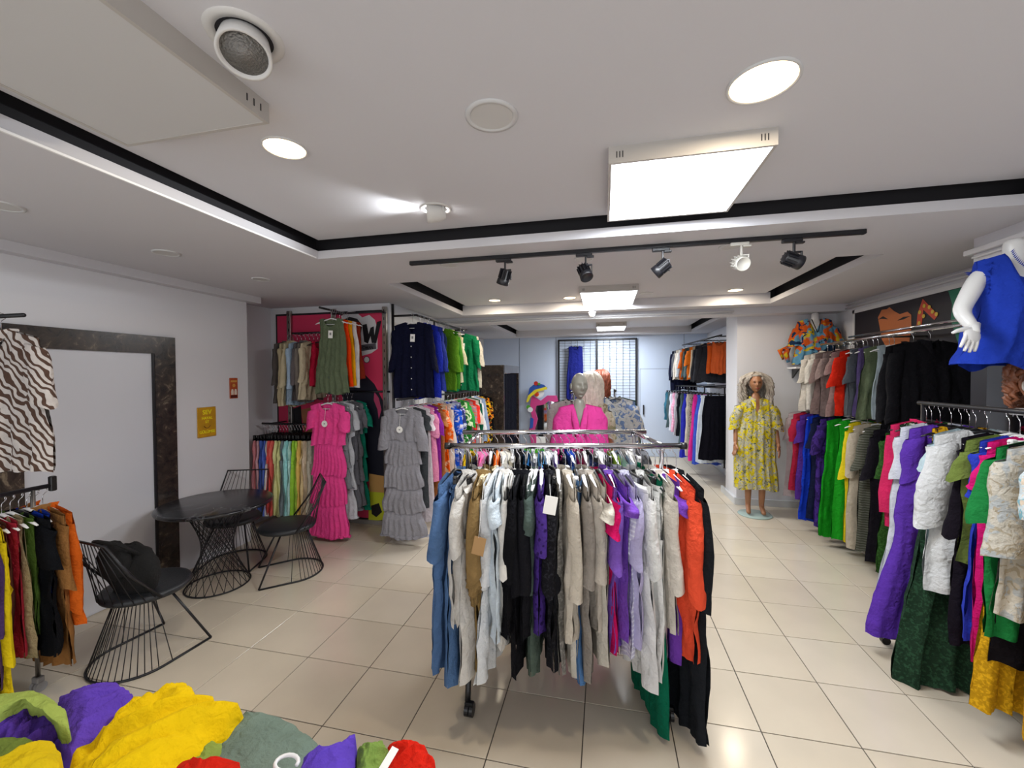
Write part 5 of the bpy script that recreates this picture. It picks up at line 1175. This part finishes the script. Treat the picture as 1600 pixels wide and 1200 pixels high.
def chair(x, y, face, label):
    """wire chair; local front is -y"""
    t = thing('wire_chair', label, 'chair', (x, y, 0), math.atan2(face[0], -face[1]), 'wire chairs around the cafe table')
    U = [(-.25, -.24, .008)] + [(.26 * math.cos(a), .06 + .24 * math.sin(a), .008) for a in [PI - PI * i / 18 for i in range(19)]] + [(.25, -.24, .008)]
    MB().tube(U, .008, 6).build('floor_ring', BLACKM, t, True)
    Rg = [(.15 * math.cos(a), .02 + .14 * math.sin(a), .415) for a in [PI - PI * i / 18 for i in range(19)]]
    MB().tube([(.15 * math.cos(a), .02 + .14 * math.sin(a), .415) for a in [2 * PI * i / 30 for i in range(30)]], .007, 6, closed=True).build('seat_ring', BLACKM, t, True)
    for sx in (-1, 1): MB().tube([(sx * .25, -.24, .008), (sx * .13, -.06, .415)], .008, 6).build('front_leg', BLACKM, t, True)
    w_ = MB(); n = 24
    def along(P_, q):
        k = q * (len(P_) - 1); i = min(int(k), len(P_) - 2); return Vector(P_[i]).lerp(Vector(P_[i + 1]), k - i)
    for i in range(1, n): w_.tube([along(U, i / n), along(Rg, i / n)], .0028, 5)
    o = w_.build('wire_legs', BLACKM, t, True); o['kind'] = 'stuff'
    MB().lathe([(0, .420), (.21, .420), (.235, .430), (.245, .450), (.235, .468), (.21, .476), (0, .480)], 40, caps=False).build('seat', SEATF, t, True)
    fr_ = [(-.235, .05, .44), (-.23, .22, .66), (-.20, .31, .86), (.20, .31, .86), (.23, .22, .66), (.235, .05, .44)]
    MB().tube(fr_, .008, 6).build('backrest_frame', BLACKM, t, True)
    w_ = MB()
    for i in range(1, 13):
        q = i / 13; a = PI - PI * q; w_.tube([(.235 * math.cos(a), .02 + .22 * math.sin(a), .44), (-.20 + .4 * q, .31, .86)], .0028, 5)
    o = w_.build('backrest_wires', BLACKM, t, True); o['kind'] = 'stuff'
    return t
chair(-3.00, 2.15, (.12, 1), 'black wire chair nearest the camera with a fluffy bag on its back')
chair(-2.92, 3.32, (-.72, -.70), 'black wire chair to the right of the round table')
chair(-3.60, 3.38, (.35, -.95), 'black wire chair tucked behind the round table')
t = thing('fluffy_bag', 'fluffy black bag hung on the backrest of the nearest wire chair', 'bag', (-2.99, 2.03, .43)); t.scale = (1.05,) * 3
ell((0, .03, .16), (.185, .085, .17), 30, 22, lambda d, p: p + d * (.018 * noise.noise(Vector((d.x * 3, d.y * 3, d.z * 3))) + .006 * noise.noise(d * 14))).build('pouch', BLACKF, t, True)
ell((-.03, -.05, .25), (.12, .05, .12), 24, 16, lambda d, p: p + d * .015 * noise.noise(d * 5)).build('flap', BLACKF, t, True)
MB().tube([(-.10, .0, .30), (-.11, -.10, .38), (0, -.15, .41), (.08, -.10, .38), (.10, .0, .28)], .010, 8).build('strap', BLACKF, t, True)

# ------------------------------------------------------------------ clown mirror against the back wall (own generic design)
cl = thing('clown_mirror', 'childrens standing mirror with a pink wavy frame and a clown on top', 'mirror', (-1.43, BACK - .10, .28), 0)
CP = lambda n, c_x: plain('clown_' + n, c_x, .4)
def cp(pts, y0_, name, mat, th_=.02): return MB().prism([(x, y0_, z) for x, z in pts], (0, -1, 0), th_).build(name, mat, cl)
def CQ(x, y): v = at(x, y, Y=BACK - .12); return (v.x + 1.43, v.z - .28)
fo = [CQ(*p) for p in [(831, 618), (845, 626), (855, 618), (870, 618), (873, 630), (868, 645), (872, 662), (868, 690), (872, 706), (845, 703), (825, 706), (830, 690), (826, 672), (832, 655), (828, 635)]]
fi = [CQ(*p) for p in [(838, 634), (850, 632), (858, 626), (866, 628), (866, 640), (862, 650), (865, 665), (861, 685), (862, 697), (850, 696), (838, 697), (838, 685), (836, 670), (840, 655), (836, 642)]]
fm = MB(); k = len(fo); fm.add([(x, 0, z) for x, z in fo] + [(x, 0, z) for x, z in fi] + [(x, -.03, z) for x, z in fo] + [(x, -.03, z) for x, z in fi],
    [(i, (i + 1) % k, k + (i + 1) % k, k + i) for i in range(k)] + [(2 * k + i, 3 * k + i, 3 * k + (i + 1) % k, 2 * k + (i + 1) % k) for i in range(k)] + [(i, 2 * k + i, 2 * k + (i + 1) % k, (i + 1) % k) for i in range(k)] + [(k + i, k + (i + 1) % k, 3 * k + (i + 1) % k, 3 * k + i) for i in range(k)])
fm.build('wavy_frame', CP('pink', '#c43b80'), cl)
cp(fi, .01, 'mirror_glass', plain('mirror_silver', '#c9cccf', .04, metal=1), .008)
def disc(px_, py_, r, y_, name, mat): x, z = CQ(px_, py_); MB().cyl((x, y_, z), r, .02, 24, axis='y').build(name, mat, cl)
disc(842, 613, .13, -.04, 'face', CP('white', '#dfe2e6')); disc(839, 616, .055, -.06, 'nose', CP('orange', '#dc5a20')); disc(839, 616, .028, -.075, 'nose_tip', CP('red', '#c02a1c'))
cp([CQ(*p) for p in [(824, 624), (828, 606), (838, 598), (850, 601), (856, 606), (842, 610), (832, 616)]], -.05, 'hat', CP('blue', '#2752a8'))
cp([CQ(*p) for p in [(823, 628), (826, 618), (836, 609), (854, 604), (856, 608), (840, 612), (830, 620), (826, 628)]], -.07, 'hat_brim', CP('yellow', '#e0cf2c'))
disc(838, 599, .05, -.07, 'pompom', CP('red', '#c02a1c')); disc(843, 600, .03, -.08, 'pompom_leaf', CP('green', '#4c9a2c'))
for e_ in ((836, 611), (845, 609)): disc(*e_, .012, -.06, 'eye', INK)
disc(829, 640, .06, -.05, 'glove', CP('white', '#dfe2e6')); disc(826, 636, .05, -.035, 'cuff', CP('green', '#4c9a2c')); disc(871, 637, .06, -.05, 'glove', CP('white', '#dfe2e6')); disc(874, 632, .04, -.035, 'cuff', CP('green', '#4c9a2c'))
cp([CQ(*p) for p in [(829, 652), (834, 654), (833, 668), (828, 670)]], -.035, 'blue_patch', CP('blue', '#2752a8'))
cp([CQ(*p) for p in [(818, 696), (835, 700), (850, 698), (870, 700), (868, 708), (845, 707), (820, 708)]], -.035, 'grass_foot', CP('bright_green', '#4fbf1f'))
MB().bbox((0, .02, -.08), (.55, .05, .40), .005).build('support_board', TRIMW, cl)

# ------------------------------------------------------------------ sale table and its heap of clothes in the foreground
t = thing('display_table', 'low white table under the heap of folded clothes in the foreground', 'table', (-1.2, .58, 0))
MB().bbox((0, 0, .73), (1.34, .62, .03), .005).build('tabletop', WPLAS, t)
for sx in (-.6, .6):
    for sy_ in (-.26, .26): MB().bbox((sx, sy_, .357), (.045, .045, .715), .004).build('leg', WPLAS, t)
def inpoly(p, poly):
    c = False; k = len(poly)
    for i in range(k):
        a, b = poly[i], poly[i - 1]
        if (a[1] > p[1]) != (b[1] > p[1]) and p[0] < (b[0] - a[0]) * (p[1] - a[1]) / (b[1] - a[1]) + a[0]: c = not c
    return c
def heap(name, label, cat, pix, zb, h, col, seed, cr=.016, loops=None, drop=.05, freq=14):
    """crumpled cloth: rings from the middle of its outline to a rim that turns down over what lies below"""
    W = [at(x, y, Z=zb + h * .4) for x, y in pix]; k = len(W); c = sum(W, Vector()) / k
    t = thing(name, label, cat, (c.x, c.y, zb)); R = random.Random(seed)
    per = []; n = 96; Ls = [(W[(i + 1) % k] - W[i]).length for i in range(k)]; tot = sum(Ls)
    for q in range(n):
        s_ = tot * q / n; i = 0
        while s_ > Ls[i] and i < k - 1: s_ -= Ls[i]; i += 1
        per.append(W[i].lerp(W[(i + 1) % k], s_ / Ls[i]))
    Pg = []; m_ = 26; off = Vector((seed * 3.1, seed * 1.7, 0))
    for j in range(m_ + 1):
        r = j / m_; row = []
        for i in range(n + 1):
            e_ = per[i % n]; rr = r * (1 + .02 * math.sin(i * .9 + seed) * r)
            p = c.lerp(e_, min(rr, 1.04)); v = Vector((p.x, p.y, 0)) * freq + off
            wv = noise.noise(v * .35) * 1.5; v2 = v + Vector((wv, wv * 1.3, 0))
            rid = 1 - abs(noise.noise(v2)) * 2.4; rid2 = 1 - abs(noise.noise(v2 * 2.3 + Vector((9, 2, 0)))) * 2.4
            z = h * (1 - r ** 2.2) * .75 + h * .12 + cr * (rid + .5 * rid2) * (1 - .3 * r) + h * .5 * noise.noise(v * .22)
            if r > .93: z -= drop * (r - .93) / .07
            row.append((p.x - c.x, p.y - c.y, z))
        Pg.append(row)
    MB().grid(Pg, flip=True).build('cloth', mat_of(col), t, True); return t
heap('folded_top', 'purple knitted top in the back left of the foreground heap', 'top', [(86, 1125), (90, 1088), (125, 1076), (155, 1071), (178, 1070), (214, 1092), (205, 1120), (160, 1160), (110, 1195), (80, 1170)], .76, .045, '#6243b4', 3, cr=.022, freq=10)
heap('folded_top', 'dark purple rolled top at the left picture edge of the heap', 'top', [(-60, 1135), (-20, 1120), (40, 1105), (88, 1098), (110, 1130), (85, 1165), (20, 1175), (-60, 1180)], .78, .05, '#55379c', 4)
heap('scarf', 'lime green scarf draped over the purple top at the left', 'scarf', [(-60, 1092), (0, 1083), (55, 1080), (82, 1093), (107, 1112), (112, 1138), (98, 1140), (80, 1113), (40, 1103), (0, 1120), (-60, 1130)], .83, .035, '#a3b558', 5, cr=.010)
heap('folded_top', 'olive green scrap of cloth at the left edge of the heap', 'top', [(-60, 1160), (0, 1153), (40, 1150), (84, 1162), (60, 1185), (0, 1198), (-60, 1200)], .81, .04, '#6f8038', 6, cr=.010)
heap('folded_top', 'small yellow top at the bottom left of the heap', 'top', [(-60, 1205), (0, 1186), (30, 1168), (80, 1160), (99, 1182), (97, 1215), (60, 1250), (-60, 1260)], .84, .05, '#d8b916', 7)
heap('folded_top', 'large bright yellow crumpled top on the foreground heap', 'top', [(92, 1240), (100, 1175), (135, 1148), (160, 1128), (178, 1108), (205, 1088), (228, 1078), (240, 1082), (262, 1069), (296, 1064), (306, 1082), (345, 1100), (384, 1106), (360, 1135), (320, 1170), (280, 1210), (230, 1260), (140, 1270)], .80, .08, '#eac30a', 8, cr=.032, freq=9)
heap('folded_top', 'olive green top peeking out under the yellow one', 'top', [(348, 1134), (322, 1158), (270, 1200), (235, 1250), (330, 1255), (370, 1180)], .77, .04, '#8b9e4a', 9, cr=.008)
heap('folded_top', 'flat sage green ribbed top right of the yellow one', 'top', [(383, 1106), (400, 1107), (425, 1112), (455, 1124), (478, 1142), (503, 1162), (500, 1190), (470, 1250), (300, 1260), (322, 1195), (344, 1140)], .79, .03, '#74867a', 10, cr=.004, drop=.02)
heap('folded_top', 'bright red cloth at the bottom of the heap below the yellow top', 'top', [(262, 1250), (272, 1200), (286, 1189), (305, 1200), (345, 1190), (378, 1196), (390, 1250)], .86, .04, '#cf2312', 11, cr=.012)
heap('folded_top', 'violet cotton top with a pointed corner right in the heap', 'top', [(452, 1250), (458, 1196), (472, 1175), (492, 1163), (525, 1159), (545, 1150), (557, 1144), (558, 1180), (552, 1215), (545, 1250)], .79, .05, '#6145bb', 12, cr=.012)
heap('folded_top', 'moss green knitted cloth between the violet and red tops', 'top', [(553, 1250), (556, 1175), (575, 1163), (598, 1158), (610, 1178), (606, 1250)], .77, .045, '#7d9a4a', 13, cr=.014, freq=20)
heap('folded_top', 'scarlet red crumpled top at the right end of the heap', 'top', [(600, 1250), (602, 1166), (620, 1161), (642, 1160), (668, 1172), (682, 1195), (690, 1250)], .77, .055, '#d32412', 14, cr=.014, freq=20)
p = at(448, 1192, Z=.85)
t = thing('clothes_hanger', 'white plastic hanger lying between the sage and violet tops', 'hanger', p)
MB().tube([(.03 * math.cos(a), .022 * math.sin(a), .0) for a in [2 * PI * i / 16 for i in range(14)]], .005, 7).build('hook', WPLAS, t, True)
MB().tube([(.02, -.02, 0), (.05, -.08, -.01), (-.02, -.14, -.02)], .007, 7).build('shoulder_bar', WPLAS, t, True)
p = at(605, 1190, Z=.87)
tag(MB().bbox((0, 0, 0), (.022, .065, .0015), .0005, rx=.35, rz=-.25).build('price_tag', CARD, None, False, p), 'white price tag lying on the red top in the heap', 'price tag')

# text to meshes of its own
dg = bpy.context.evaluated_depsgraph_get()
for o in [o for o in C.objects if o.type == 'FONT']:
    me = bpy.data.meshes.new_from_object(o.evaluated_get(dg)); n_ = link('lettering', me, o.parent); n_.matrix_local = o.matrix_local.copy(); bpy.data.objects.remove(o)
